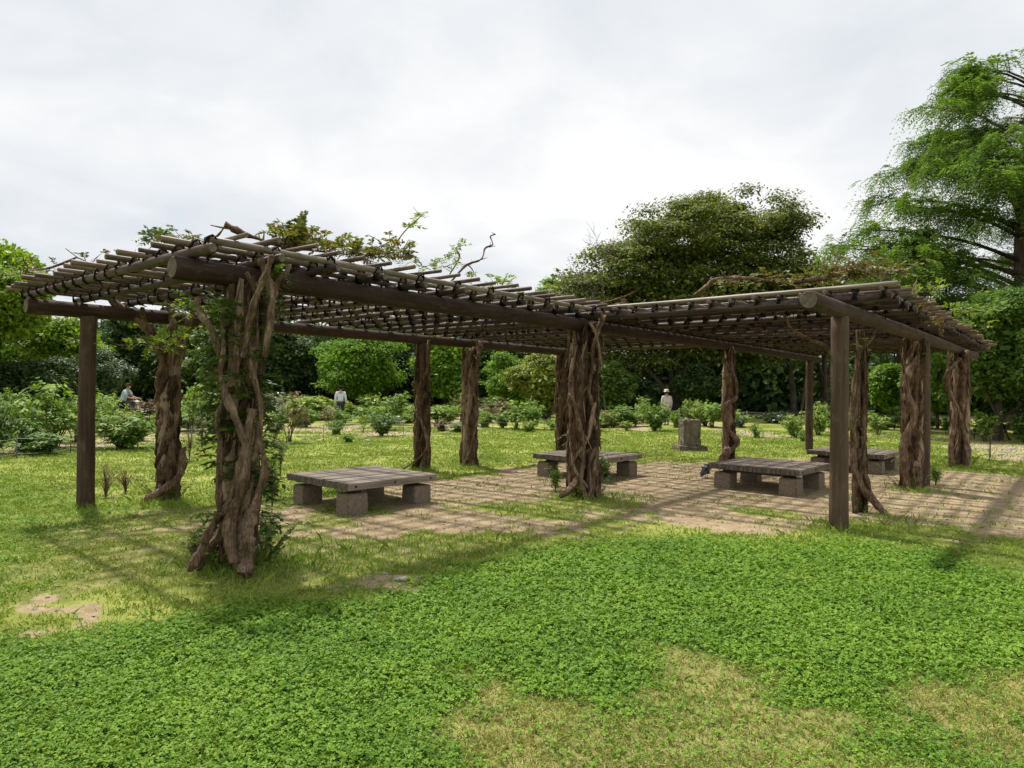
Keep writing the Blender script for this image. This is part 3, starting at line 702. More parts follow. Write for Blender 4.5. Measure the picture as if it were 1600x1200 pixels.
def vine(c, H, Rr, ns, label, rad=(.022, .05), flare=1.5, twist=1.2, leafn=120, leafmat='lf_vine', customs=(), topw=1.15, bark_frac=1.0, skirt=0, leafz=(.1, 2.4), seed=0, leafsize=.055, fibre=60, leafout=1.0):
    rng = np.random.default_rng(seed + 100)
    z0 = gz1(c[0], c[1]); t = empty('climbing_vine', (c[0], c[1], z0), 0, label, 'vine', 'gnarled vines climbing the pergola posts')
    b = MB()
    for s in range(ns):
        n = 44; tt = np.linspace(0, 1, n); z = -.06 + tt * (H + .06)
        ph0 = 6.283 * s / ns + rng.normal(0, .4); dirn = 1 if rng.random() < .72 else -1
        tw = dirn * twist * rng.uniform(.3, 1.4)
        ph = ph0 + tw * 6.283 * tt * .5 + .35 * np.sin(tt * 9 + rng.uniform(0, 6)) + .15 * np.sin(tt * 23 + rng.uniform(0, 6))
        rr = Rr * rng.uniform(.45, 1.0) * (1 + .16 * np.sin(tt * 6 + rng.uniform(0, 6)) + .07 * np.sin(tt * 19 + rng.uniform(0, 6))); rr = rr * (1 + (flare * rng.uniform(.5, 1.3) - 1) * np.exp(-tt * 11)) * (1 + (topw - 1) * sstep(.75, 1, tt))
        rr = np.maximum(rr, .105 if Rr > .1 else .02)
        P = np.stack([np.cos(ph) * rr, np.sin(ph) * rr, z], 1)
        r0 = rng.uniform(*rad)
        gnarl(b, P, r0 * (1.3 - .5 * tt), rng, 9)
    # filler bark against the post so the bundle is closed
    for s in range(int(5 * bark_frac)):
        n = 36; tt = np.linspace(0, 1, n); ph = 6.283 * s / 5 + .8 * tt * twist; rr = Rr * .5 + .03
        P = np.stack([np.cos(ph) * rr, np.sin(ph) * rr, -.05 + tt * H], 1); gnarl(b, P, max(Rr * .42, .06 if Rr > .1 else .02) * (1 - .75 * sstep(.80, .97, tt)), rng, 9, .12)
    # shaggy peeling strips
    for s in range(fibre):
        z = rng.uniform(.05, H); ph = rng.uniform(0, 6.283); rr = Rr * rng.uniform(.85, 1.12); l = rng.uniform(.08, .35)
        tt = np.linspace(0, 1, 5); P = np.stack([np.cos(ph + .5 * tt * rng.normal()) * (rr + .03 * tt * rng.random()), np.sin(ph + .5 * tt * rng.normal()) * (rr + .03 * tt), z - tt * l], 1)
        b.tube(P, [.009, .011, .010, .007, .003], 4, False)
    o = b.obj('twisted_stem', M['vine'], t)
    for (pts, r) in customs:
        q = MB(); P = smooth_path(np.array(pts) - np.array([c[0], c[1], z0]), max(24, 8 * len(pts))); gnarl(q, P, np.linspace(r[0], r[1], len(P)), rng, 9)
        q.obj('loose_stem', M['vine'], t)
    if leafn:
        lb = MB(); sb = MB()
        for s in range(leafn):
            z = rng.uniform(*leafz); ph = rng.uniform(0, 6.283)
            cl = fbm(np.array([ph * .6]), np.array([z * 1.6]), 1, 2, seed)[0]
            if cl < .48: continue
            o_ = np.array([math.cos(ph), math.sin(ph), 0]) * Rr * rng.uniform(.9, leafout) + np.array([0, 0, z]); d = np.array([math.cos(ph), math.sin(ph), rng.uniform(-.4, .8)])
            sprays(lb, sb, o_, d, rng.uniform(.08, .24), rng, 5, leafsize, .003)
        if skirt:
            for s in range(skirt):
                ph = rng.uniform(0, 6.283); r_ = Rr * rng.uniform(.8, 1.8); o_ = np.array([math.cos(ph) * r_, math.sin(ph) * r_, 0.0]); d = np.array([math.cos(ph) * .6, math.sin(ph) * .6, 1.0])
                sprays(lb, sb, o_, d, rng.uniform(.15, .5), rng, 6, leafsize * .8, .003, .15)
        if lb.n:
            lb.obj('foliage', M[leafmat], t, False); sb.obj('shoots', M['vine'], t)
    return t, z0
def P3(px, py, Y): return atY(px, py, Y)
def top(m_, a): return W(a, m_, 2.45)
# surveyed vine feet
c = at(262, 782); Y = c[1]
v1, _ = vine(c, 1.7, .115, 8, 'vine trunk forking under the roof just right of the plain left post', (.028, .05), 1.6, 1.5, 60, customs=[
    ([P3(262,600,Y), P3(256,560,Y), P3(240,525,Y-.1), P3(205,492,Y-.25), P3(178,472,Y-.4), P3(165,452,Y-.45)], (.062, .036)),
    ([P3(268,600,Y), P3(268,555,Y), P3(272,520,Y), P3(268,490,Y), P3(262,460,Y)], (.06, .04)),
    ([P3(272,600,Y), P3(282,550,Y+.05), P3(290,515,Y+.1), P3(305,480,Y+.2), P3(318,455,Y+.2)], (.055, .035)),
    ([P3(250,640,Y), P3(246,600,Y-.1), P3(252,560,Y-.15), P3(230,520,Y-.3), P3(222,480,Y-.5)], (.04, .025)),
    ([P3(285,700,Y-.2), P3(283,738,Y-.25), P3(262,760,Y-.3), P3(235,778,Y-.35), P3(212,797,Y-.35)], (.05, .035))], seed=1, skirt=20, leafz=(.0, 2.4))
c = W(3.02, 5.5); Y = c[1]
v2, _ = vine(c, 2.5, .145, 11, 'thick gnarled leafy vine trunk nearest the camera, splayed roots in grass', (.02, .038), 1.3, 1.6, 620, customs=[
    ([P3(362,445,Y-.2), P3(348,495,Y-.2), P3(350,545,Y-.25), P3(345,580,Y-.25), P3(352,620,Y-.25), P3(340,655,Y-.25), P3(344,700,Y-.3), P3(342,750,Y-.3), P3(345,800,Y-.3), P3(352,850,Y-.2)], (0.019, 0.028)),
    ([P3(345,800,Y-.35), P3(328,830,Y-.4), P3(312,862,Y-.45), P3(297,892,Y-.5)], (0.040, 0.028)),
    ([P3(395,640,Y-.3), P3(380,720,Y-.35), P3(362,780,Y-.35), P3(345,830,Y-.3), P3(320,866,Y-.3), P3(308,886,Y-.3)], (0.032, 0.035)),
    ([P3(406,690,Y-.3), P3(413,735,Y-.33), P3(398,790,Y-.38), P3(388,830,Y-.42), P3(390,862,Y-.42), P3(382,898,Y-.45)], (0.026, 0.053)),
    ([P3(392,560,Y-.25), P3(402,610,Y-.3), P3(408,640,Y-.3), P3(404,690,Y-.3), P3(396,720,Y-.3)], (0.018, 0.024)),
    ([P3(372,500,Y-.25), P3(368,590,Y-.25), P3(352,610,Y-.3), P3(372,660,Y-.33), P3(385,700,Y-.33), P3(378,760,Y-.37), P3(360,820,Y-.37), P3(366,880,Y-.4)], (0.028, 0.042)),
    ([P3(345,560,Y-.2), P3(330,515,Y-.3), P3(312,490,Y-.3), P3(308,465,Y-.3)], (0.026, 0.018)),
    ([P3(425,470,Y-.1), P3(432,445,Y-.1), P3(445,430,Y-.1), P3(452,415,Y)], (0.028, 0.019)),
    ([P3(412,560,Y-.2), P3(425,480,Y-.2), P3(420,440,Y-.2), P3(405,405,Y-.2)], (0.028, 0.025)),
    ([P3(380,560,Y-.25), P3(395,480,Y-.3), P3(415,430,Y-.3), P3(425,400,Y-.25)], (0.024, 0.021))], seed=2, skirt=50, leafsize=.078, fibre=110, topw=1.1, leafout=1.35)
c = W(onm(660, 9.65), 9.65)
vine(c, 2.5, .14, 7, 'slender straight vine trunk, left one of the pair behind the first bench', (.02, .04), 1.3, 1.7, 30, customs=[([P3(650,640,c[1]-.15), P3(668,690,c[1]-.2), P3(655,715,c[1]-.2), P3(630,733,c[1]-.2)], (.03, .016))], seed=3, skirt=4)
c = at(733, 727)
vine(c, 2.42, .15, 8, 'slender trunk with loose looping stem, right of the pair behind the first bench', (.022, .045), 1.5, 1.9, 25, customs=[
    ([P3(742,520,c[1]-.1), P3(748,560,c[1]-.2), P3(738,600,c[1]-.2), P3(746,640,c[1]-.2), P3(738,690,c[1]-.2), P3(722,735,c[1]-.3), P3(712,742,c[1]-.3)], (.03, .022)),
    ([P3(752,535,c[1]), P3(745,560,c[1]), P3(735,585,c[1])], (.06, .03))], seed=4, skirt=4)
c = W(onm(880, 9.65), 9.65)
vine(c, 2.5, .17, 7, 'far vine trunk partly hidden behind the thick middle trunk', (.025, .045), 1.2, 1.7, 18, seed=5, skirt=3)
c = W(onm(912, 5.5), 5.5); Y = c[1]
v6, _ = vine(c, 2.52, .215, 19, 'thick rope-like middle vine trunk where the two wings of the roof meet', (.016, .036), 1.15, 1.1, 26, customs=[
    ([P3(900,540,Y-.2), P3(892,600,Y-.27), P3(905,660,Y-.3), P3(912,700,Y-.3), P3(908,750,Y-.3), P3(915,778,Y-.35)], (.026, .03)),
    ([P3(930,520,Y-.2), P3(942,500,Y-.2), P3(950,488,Y-.1)], (.04, .025)),
    ([P3(905,745,Y-.2), P3(890,765,Y-.3), P3(876,775,Y-.35)], (.05, .03))], seed=6, skirt=16, fibre=150, topw=1.25)
c = W(13.8, 5.5); Y = c[1]
vine(c, 2.5, .105, 3, 'thin post trunk with one snaking stem coiled round it, right of the stone block', (.016, .024), 1.2, 1.6, 22, customs=[
    ([P3(1130,560,Y-.15), P3(1148,590,Y-.17), P3(1150,620,Y-.17), P3(1133,635,Y-.17), P3(1135,665,Y-.17), P3(1152,690,Y-.17), P3(1140,705,Y-.17), P3(1128,722,Y-.2)], (.03, .055)),
    ([P3(1138,700,Y-.17), P3(1130,712,Y-.2), P3(1124,722,Y-.25)], (.06, .04))], seed=7, skirt=2, fibre=20, bark_frac=1)
c = at(1345, 800); Y = c[1]
v8, _ = vine(c, 2.4, .06, 4, 'bare vine beside the near right post with a thick foot sweeping to the right', (.022, .035), 1.0, 1.7, 60, leafz=(.6, 2.3), customs=[
    ([P3(1330,690,Y-.1), P3(1333,725,Y-.15), P3(1350,765,Y-.15), P3(1370,790,Y-.15), P3(1400,815,Y-.2)], (0.040, 0.032)),
    ([P3(1345,700,Y), P3(1350,740,Y), P3(1362,775,Y), P3(1384,806,Y-.1)], (0.043, 0.036)),
    ([P3(1338,620,Y-.1), P3(1332,680,Y-.1), P3(1334,730,Y-.1), P3(1336,802,Y-.1)], (0.025, 0.032)),
    ([P3(1225,492,Y), P3(1238,515,Y), P3(1265,530,Y+.1), P3(1288,540,Y+.1), P3(1308,565,Y+.1)], (0.016, 0.024)),
    ([P3(1368,500,Y), P3(1366,520,Y), P3(1352,545,Y), P3(1342,570,Y), P3(1330,610,Y)], (0.014, 0.022)),
    ([P3(1345,540,Y-.1), P3(1335,600,Y-.1), P3(1330,650,Y-.15), P3(1338,700,Y-.1)], (0.022, 0.029))], seed=8, skirt=6, fibre=30, bark_frac=.6)
c = at(1424, 764); Y = c[1]
vine(c, 2.45, .145, 9, 'twisted vine trunk standing against the second right post', (.03, .055), 1.25, 1.8, 40, customs=[
    ([P3(1430,560,Y-.1), P3(1415,600,Y-.2), P3(1428,650,Y-.2), P3(1412,700,Y-.2), P3(1418,770,Y-.2)], (.05, .06)),
    ([P3(1440,620,Y-.1), P3(1432,680,Y-.1), P3(1430,720,Y-.1), P3(1436,768,Y-.15)], (.04, .05)),
    ([P3(1430,770,Y-.2), P3(1400,775,Y-.3), P3(1380,779,Y-.3)], (.03, .012)), ([P3(1436,768,Y-.2), P3(1455,776,Y-.3), P3(1466,781,Y-.3)], (.035, .012))], seed=9, skirt=14)
c = at(1499, 731); Y = c[1]
vine(c, 2.45, .15, 9, 'rightmost twisted vine trunk leaning over the far right post', (.03, .052), 1.3, 1.6, 50, customs=[
    ([P3(1484,545,Y-.1), P3(1482,600,Y-.2), P3(1500,650,Y-.2), P3(1510,700,Y-.2), P3(1510,732,Y-.25)], (.03, .045)),
    ([P3(1500,560,Y-.2), P3(1478,590,Y-.2), P3(1492,640,Y-.2), P3(1485,700,Y-.2), P3(1490,732,Y-.2)], (.04, .05))], seed=10, skirt=14)

# growth on top of the roof belongs to the vines below it
def crown_bits(parent, blobs, mat, seed, cat='roof_foliage', twigs=True):
    rng = np.random.default_rng(seed); lb = MB(); sb = MB(); o = np.array(parent.location)
    for (px, py, Y, wpx, hpx, n) in blobs:
        s = Y / F
        for k in range(n):
            g = rng.normal(0, .42, 3); base = atY(px, py + hpx * .45, Y) - o
            d = np.array([g[0] * wpx * s, g[1] * wpx * s, (.25 + .75 * rng.random()) * hpx * s]); st = base + np.array([g[0] * wpx * s * .5, g[1] * wpx * s * .5, 0])
            e = st + d * .6; sb.tube([st, (st + e) / 2 + rng.normal(0, .01, 3), e], [.006, .005, .003], 4, False)
            for q in range(3): sprays(lb, sb, e - d * .25 * q, d / (np.linalg.norm(d) + 1e-6) + rng.normal(0, .7, 3), rng.uniform(.08, .16), rng, 5, .062, .0025, .3)
    if lb.n: lb.obj(cat, M[mat], parent, False); sb.obj('roof_shoots', M['vine'], parent)
def shoot(parent, pts, r, leaves=0, mat='lf_bronze', seed=0, size=.05):
    rng = np.random.default_rng(seed); o = np.array(parent.location); b = MB(); P = smooth_path(np.array(pts) - o, 5 * len(pts)); gnarl(b, P, np.linspace(r, r * .35, len(P)), rng, 6, .2)
    for k in range(len(P) // 4):
        i = rng.integers(2, len(P) - 1); d = rng.normal(0, 1, 3); d[2] = abs(d[2]); b.tube([P[i], P[i] + d * .03, P[i] + d * .06 + [0, 0, .01]], [r*.4, r*.3, r*.15], 4, False)
    b.obj('shoot', M['vine'], parent)
    if leaves:
        lb = MB()
        for k in range(leaves):
            i = int(len(P) * (.45 + .55 * rng.random())) - 1; sprays(lb, None, P[i], rng.normal(0, 1, 3) + np.array([0, 0, .5]), rng.uniform(.07, .15), rng, 5, size, .002, .2)
        lb.obj('shoot_leaves', M[mat], parent, False)
crown_bits(v2, [(452,362,6.4,48,46,26), (470,352,6.5,30,40,12), (545,383,6.9,55,34,24), (583,390,7.2,24,28,8), (622,384,7.4,40,46,18), (262,372,7.0,60,20,7), (300,368,6.8,50,18,5), (500,384,6.6,50,16,8)], 'lf_bronze', 41)
crown_bits(v2, [(248,368,7.2,28,28,8)], 'lf_vine', 42)
crown_bits(v2, [(420,425,5.9,30,24,10), (350,470,5.9,70,60,22)], 'lf_vine', 43)
shoot(v2, [P3(352,350,5.9), P3(372,362,6.0), P3(400,372,6.2), P3(440,385,6.5), P3(520,395,6.9)], .028)
shoot(v2, [P3(440,385,6.4), P3(500,378,6.8), P3(560,390,7.2), P3(618,404,7.5)], .034)
shoot(v2, [P3(612,390,7.4), P3(632,362,7.6), P3(650,345,7.8), P3(662,332,7.9)], .010, 9, 'lf_peony_lt', 3, .07)
shoot(v2, [P3(270,395,7.3), P3(330,375,6.6), P3(352,352,5.9)], .02)
shoot(v1, [P3(160,424,7.9), P3(140,412,8.0), P3(118,400,8.1), P3(102,388,8.2)], .010)
shoot(v1, [P3(120,402,8.2), P3(80,418,8.2), P3(48,420,8.3), P3(36,405,8.3)], .016, 5, 'lf_rust', 5, .03)
shoot(v1, [P3(75,450,8.3), P3(48,432,8.3), P3(28,428,8.4), P3(22,418,8.4)], .009, 8, 'lf_rust', 6, .03)
shoot(v1, [P3(215,402,7.4), P3(190,398,7.4), P3(178,390,7.4)], .018)
crown_bits(v1, [(60,415,8.2,70,26,6), (135,402,8.0,50,20,5)], 'lf_rust', 44)
crown_bits(v1, [(300,478,8.6,60,26,12), (250,520,8.7,60,50,14)], 'lf_yel', 45)
shoot(v6, [P3(700,433,8.8), P3(718,402,8.8), P3(712,388,8.9), P3(728,382,8.9)], .013, 12, 'lf_peony_lt', 7)
shoot(v6, [P3(655,420,8.3), P3(690,408,8.5), P3(712,400,8.7)], .006, 14, 'lf_peony_lt', 8)
shoot(v6, [P3(705,440,8.9), P3(728,415,9.0), P3(752,405,9.0), P3(758,388,9.0), P3(770,382,9.0), P3(766,370,9.1), P3(775,366,9.1)], .017)
shoot(v6, [P3(730,412,9.0), P3(740,425,9.0), P3(735,436,9.0)], .008, 8, 'lf_peony_lt', 9)
crown_bits(v6, [(780,438,9.6,60,20,9), (680,412,8.7,40,16,6), (830,452,10,60,10,4)], 'lf_peony_lt', 46)
shoot(v6, [P3(940,474,10.2), P3(980,462,9.8), P3(1000,450,9.6)], .016)
crown_bits(v6, [(985,470,10,50,10,3)], 'lf_rust', 47)
# right wing roof
shoot(v8, [P3(1085,462,9.2), P3(1105,447,9.1), P3(1118,436,9.0), P3(1150,434,8.9), P3(1185,436,8.8), P3(1215,432,8.7)], .03)
shoot(v8, [P3(1240,440,8.7), P3(1290,434,8.5), P3(1330,422,8.4), P3(1352,425,8.3)], .035)
shoot(v8, [P3(1300,424,8.4), P3(1310,405,8.4), P3(1303,397,8.4)], .012, 4, 'lf_rust', 12, .03)
crown_bits(v8, [(1165,434,9,50,16,5), (1210,432,9,60,18,6), (1245,428,8.8,50,34,16), (1290,426,8.7,50,30,12), (1330,420,8.6,50,30,14), (1375,412,8.8,50,46,24)], 'lf_bronze', 48)
crown_bits(v8, [(1310,412,8.6,36,38,10), (1350,420,8.4,40,20,8)], 'lf_rust', 49)
crown_bits(v8, [(1440,448,10.5,60,20,14), (1490,478,12.5,60,22,14), (1520,505,14.5,40,22,8)], 'lf_yel', 50)
shoot(v8, [P3(1432,440,9.6), P3(1427,450,9.5), P3(1425,468,9.2)], .014)
crown_bits(v8, [(1440,478,9.2,30,14,6), (1455,500,9.8,30,16,6)], 'lf_weed', 51)
# ================================================================ trees
def on_ell(rng, n):
    d = rng.normal(0, 1, (n, 3)); return d / np.linalg.norm(d, axis=1)[:, None]
def crown_leaves(b, centers, crad, nl, size, rng, flat=.6, aspect=.55, up=.4, outw=1.0):
    for c, r in zip(centers, crad):
        n = max(8, int(nl * rng.uniform(.7, 1.3))); d = on_ell(rng, n); d[:, 2] = np.where(rng.random(n) < .72, np.abs(d[:, 2]), d[:, 2])
        rr = r * (rng.random(n) ** .45) * (1 + .25 * rng.normal(0, 1, n).clip(-1, 1.5))
        P = c + d * rr[:, None] * np.array([1, 1, flat])
        leaf_cloud(b, P, size, rng, up, .8, aspect, out=d * outw)
def tree(name, X, Y, H, rx, zb, leaf, label, seed, ry=None, nc=70, nl=120, size=.16, lean=(0, 0), bark='bark', flat=.6, cr=(.18, .32), trunk_r=None, stems=1, cat='tree', group=None, inner=.25, shape=1.0, lift=0, aspect=.55, zb_in=None, outline=.22, up=.4):
    rng = np.random.default_rng(seed); ry = ry or rx; z0 = gz1(X, Y)
    t = empty(name, (X, Y, z0), 0, label, cat, group)
    cz = (H + zb) / 2; hz = (H - zb) / 2
    d = on_ell(rng, nc); d[:, 2] = np.where(d[:, 2] < -.45, -d[:, 2], d[:, 2])
    ph = np.arctan2(d[:, 1], d[:, 0]); wob = 1 + outline * (fbm(ph * 1.3 + seed, d[:, 2] * 2.2 + seed, 1, 3, seed) - .5) * 2
    rad = rng.uniform(.5, .92, nc) ** .6 * wob * .86
    hs = np.sqrt(np.clip(1 - (np.clip(d[:, 2] * rad, -1, 1)) ** 2, 0, 1)) ** (shape - 1) if shape != 1 else 1.0
    nlb = 8; lb_c = on_ell(rng, nlb) * np.array([.68, .60, .50]); lb_r = rng.uniform(.32, .60, nlb); lb_c[0] = [0, 0, .30]; lb_c[1, 2] = -abs(lb_c[1, 2]); lb_c[2, 2] = -abs(lb_c[2, 2])
    li = rng.integers(0, nlb, nc)
    q = lb_c[li] + d * (rad * lb_r[li])[:, None]
    C = np.stack([q[:, 0] * rx, q[:, 1] * ry, cz + q[:, 2] * hz], 1)
    crd = rx * rng.uniform(cr[0], cr[1], nc)
    b = MB(); crown_leaves(b, C, crd, nl, size, rng, flat, aspect, up)
    ni = int(nc * nl * inner)
    if ni:
        q = on_ell(rng, ni) * (rng.random(ni) ** .5)[:, None] * .72
        P = np.stack([q[:, 0] * rx, q[:, 1] * ry, cz + q[:, 2] * hz], 1); leaf_cloud(b, P, size * 1.5, rng, .1, 1.0, .7)
    b.obj('crown', M[leaf], t, False)
    tb = MB(); tr = trunk_r or H * .022
    for s in range(stems):
        a = 6.28 * s / stems + rng.uniform(0, 1); sp = .0 if stems == 1 else rx * .22
        base = np.array([math.cos(a), math.sin(a), 0]) * (0 if stems == 1 else tr * .8)
        tp = np.array([math.cos(a) * sp + lean[0] * .6, math.sin(a) * sp + lean[1] * .6, zb + (H - zb) * .55])
        P = smooth_path([base + [0, 0, -.2], base * 1.2 + [0, 0, .6], base + (tp - base) * .5 + rng.normal(0, .15, 3) * [1, 1, 0], tp], 14)
        tb.tube(P, np.linspace(tr * (1.3 if stems == 1 else .8), tr * .35, 14), 8, False, 0, .08, rng)
        idx = rng.choice(nc, min(nc, 12), replace=False)
        for k in idx:
            i = rng.integers(5, 13); e = C[k]; mid = (P[i] + e) / 2 + np.array([0, 0, -.08 * H * rng.random()])
            tb.tube(smooth_path([P[i], mid, e], 7), np.linspace(tr * .38, tr * .07, 7), 5, False)
    tb.obj('trunk', M[bark], t)
    return t
def TX(px, Y): return float(atY(px, 610, Y)[0])
def TH(py, Y): return float(atY(800, py, Y)[2])
def ptree(name, px, Y, top, half, botpx, leaf, label, seed, **kw):
    """surveyed from the photo: trunk column px, distance Y, crown top / bottom rows and half width"""
    H = TH(top, Y); zb = max(.15, TH(botpx, Y)); return tree(name, TX(px, Y), Y, H, half * Y / F, zb, leaf, label, seed, **kw)

ptree('broadleaf_tree', -25, 31, 352, 128, 575, 'lf_left', 'large fresh green spreading tree at the left edge, overhanging the shrubs', 101, nc=190, nl=330, size=.17, flat=.5, cr=(.15, .27), trunk_r=.3, inner=.3, outline=.3)
ptree('broadleaf_tree', 95, 36, 495, 75, 590, 'lf_left', 'lower green tree behind the plain left post, under the large left tree', 102, nc=80, nl=240, size=.16, flat=.5)
ptree('round_bush', 150, 33, 548, 52, 652, 'lf_grey', 'dark grey-green rounded bush behind the leftmost post', 103, nc=60, nl=130, size=.12, flat=.8, cat='bush', inner=.4)
ptree('evergreen_shrub', 70, 33, 555, 55, 655, 'lf_dark', 'dark evergreen shrub in shade beneath the big left tree', 104, nc=50, nl=120, size=.13, cat='bush', inner=.4)
ptree('evergreen_shrub', -20, 32, 560, 60, 655, 'lf_dark', 'black-green shrub in deep shade at the left edge of the garden', 105, nc=50, nl=120, size=.13, cat='bush', inner=.4)
# belt behind the peony beds
belt = [
 (205, 44, 470, 60, 640, 'lf_dark', 'dark tree behind the person with the pushchair', 'dark_tree'),
 (290, 46, 480, 65, 640, 'lf_mid', 'dull green tree seen between the forked vine and the near leafy vine', 'broadleaf_tree'),
 (345, 43, 505, 50, 645, 'lf_mid', 'mid green tree directly behind the thick near vine trunk', 'broadleaf_tree'),
 (430, 45, 488, 62, 645, 'lf_dark', 'dark shaded tree just right of the near leafy vine', 'dark_tree'),
 (480, 47, 500, 50, 640, 'lf_dark', 'dark tree left of the person in white, set back in shade', 'dark_tree'),
 (556, 40, 518, 80, 640, 'lf_bright', 'spreading mid green tree above the person in white', 'broadleaf_tree'),
 (620, 45, 505, 50, 640, 'lf_dark', 'dark tree left of the pair of slender vine trunks', 'dark_tree'),
 (695, 41, 515, 55, 640, 'lf_bright', 'bright green tree between the two slender vine trunks', 'broadleaf_tree'),
 (770, 46, 500, 55, 645, 'lf_dark', 'dark tree right of the pair of slender vine trunks', 'dark_tree'),
 (800, 39, 552, 52, 648, 'lf_bright', 'low brightly lit green tree beneath the end of the left beam', 'broadleaf_tree'),
 (858, 34, 548, 58, 655, 'lf_gold', 'yellow-green bushy tree left of the middle vine trunk', 'golden_shrub'),
 (858, 52, 428, 48, 560, 'lf_bright', 'pale green treetop rising above the roof left of the great evergreen', 'broadleaf_tree'),
 (905, 47, 415, 45, 600, 'lf_gold', 'golden-green tree at the left foot of the great evergreen crown', 'golden_tree'),
]
for k, (px, Y, tp, hw, bt, lf, lb, nm) in enumerate(belt):
    ptree(nm, px, Y, tp, hw, bt, lf, lb, 200 + k, nc=90, nl=210, size=.20 if Y > 40 else .16, flat=.55, inner=.5, group='trees of the belt behind the peony beds', outline=.35)
index_kids()
base = [t for t in bpy.data.objects if t.get('category') == 'tree' and t.name.startswith(('broadleaf_tree', 'dark_tree')) and 38 < t.location.y < 48]
rc = np.random.default_rng(515)
for k, (px, wh) in enumerate([(20,'far left, behind the big left tree'),(110,'behind the leftmost post'),(165,'behind the dark rounded bush'),(250,'behind the forked vine'),(318,'behind the gap left of the near vine'),(390,'behind the near vine'),(455,'right of the near vine'),(515,'left behind the person in white'),(588,'right behind the person in white'),(655,'behind the left slender trunk'),(735,'behind the right slender trunk'),(815,'behind the golden shrub'),(890,'behind the middle vine trunk'),(-60,'beyond the left edge')]):
    s_ = base[(k * 5 + 3) % len(base)]; t = copy_tree(s_); Y = 49 + rc.uniform(-1, 1.5); t.location = (TX(px, Y), Y, 0); t.rotation_euler = (0, 0, rc.uniform(0, 6.28)); q = rc.uniform(.95, 1.15); t.scale = (q * 1.1, q * 1.1, q)
    t['label'] = 'tree in the rear row of the belt, ' + wh; t['group'] = 'trees of the belt behind the peony beds'
# the great evergreen dome: three merged crowns would read as one; it is one tree with many stems
E = empty('great_evergreen_tree', (TX(1085, 43), 43, 0), 0, 'huge dome-shaped dark olive evergreen tree rising above the middle of the roof', 'tree')
rng = np.random.default_rng(77); b = MB(); CC = []
lobes = [(1000,392,45,30,'m'),(960,432,50,38,'m'),(925,455,50,38,'l'),(900,475,40,32,'l'),(1030,365,60,40,'m'),(1090,370,80,50,'t'),(1160,390,90,55,'t'),(1120,345,62,48,'t'),(1200,350,46,32,'t'),(1225,388,48,40,'t'),(1055,385,70,45,'m'),(1000,425,65,42,'m'),(955,440,55,45,'m'),(1100,420,90,55,'m'),(1180,430,75,50,'m'),(1250,425,48,36,'m'),(930,480,55,40,'l'),(1010,490,85,50,'l'),(1120,500,100,52,'l'),(1220,490,70,45,'l'),(1040,545,80,32,'l'),(1150,550,80,30,'l'),(950,530,55,45,'l'),(1128,318,28,22,'t'),(1085,335,40,28,'t')]
for (px, py, w, h, _) in lobes:
    s = 43 / F; o = atY(px, py, 43) - np.array([TX(1085, 43), 43, 0]); n = int(w * h / 150)
    for k in range(n):
        d = on_ell(rng, 1)[0]; r = rng.uniform(.5, 1.12); dd = np.array([d[0] * w * s, (d[1]) * (w * s * .8 + 1.5), d[2] * h * s]) * r
        CC.append((o + dd, rng.uniform(.8, 1.5)))
b = MB(); crown_leaves(b, [c for c, _ in CC], [r for _, r in CC], 330, .20, rng, .48, .55, .6, .9)
b2 = MB(); q = on_ell(rng, 9000) * (rng.random(9000) ** .4)[:, None]
P = np.stack([q[:, 0] * 5.4, q[:, 1] * 4.5, 6.7 + q[:, 2] * 3.9], 1); leaf_cloud(b, P, .3, rng, .1, 1, .7)
b.obj('crown', M['lf_olive'], E, False)
tb = MB()
for (pts, r) in [([(1050,650),(1040,610),(1010,575),(992,550),(985,500)], .17), ([(1052,650),(1050,600),(1048,560),(1060,480),(1075,400)], .2), ([(1056,650),(1060,600),(1066,555),(1110,470),(1130,350)], .2), ([(1240,655),(1238,600),(1230,550),(1215,450)], .22), ([(1250,655),(1260,590),(1268,550)], .1), ([(1050,480),(1130,430),(1200,400)], .12), ([(1060,470),(1000,440),(960,430)], .12), ([(1110,400),(1150,380),(1200,365),(1225,350)], .10), ([(1090,400),(1100,350),(1128,318)], .09)]:
    P = smooth_path([atY(x, y, 42 + (650 - y) * .005) - np.array(E.location) for x, y in pts], 20); tb.tube(P, np.linspace(r, r * .5, 20), 8, False, 0, .1, rng)
tb.obj('trunk', M['bark_pale'], E)
# bare twiggy tree in front of its left shoulder
B = empty('bare_tree', (TX(948, 38), 38, 0), 0, 'thin leafless twiggy tree standing against the sky left of the great evergreen', 'tree'); tb = MB(); rng = np.random.default_rng(9)
def grow(p, d, L, r, dep):
    P = [p]; dd = d.copy()
    for k in range(4): dd = dd + rng.normal(0, .12, 3); dd /= np.linalg.norm(dd); P.append(P[-1] + dd * L / 4)
    tb.tube(P, np.linspace(r, r * .6, 5), 4, False)
    if dep:
        for k in range(3 + (dep > 1)):
            i = rng.integers(1, 5); nd = dd + rng.normal(0, .45, 3); nd[2] = abs(nd[2]) + .25; nd /= np.linalg.norm(nd); grow(P[i], nd, L * rng.uniform(.5, .75), r * .6, dep - 1)
grow(np.array([0, 0, 0.]), np.array([0, 0, 1.]), 5.5, .06, 0); grow(np.array([0, 0, 5.2]), np.array([-.1, 0, 1.]), 3.0, .038, 4); grow(np.array([0, 0, 4.5]), np.array([-.6, 0, .8]), 2.6, .03, 3)
tb.obj('branches', M['bark_pale'], B)
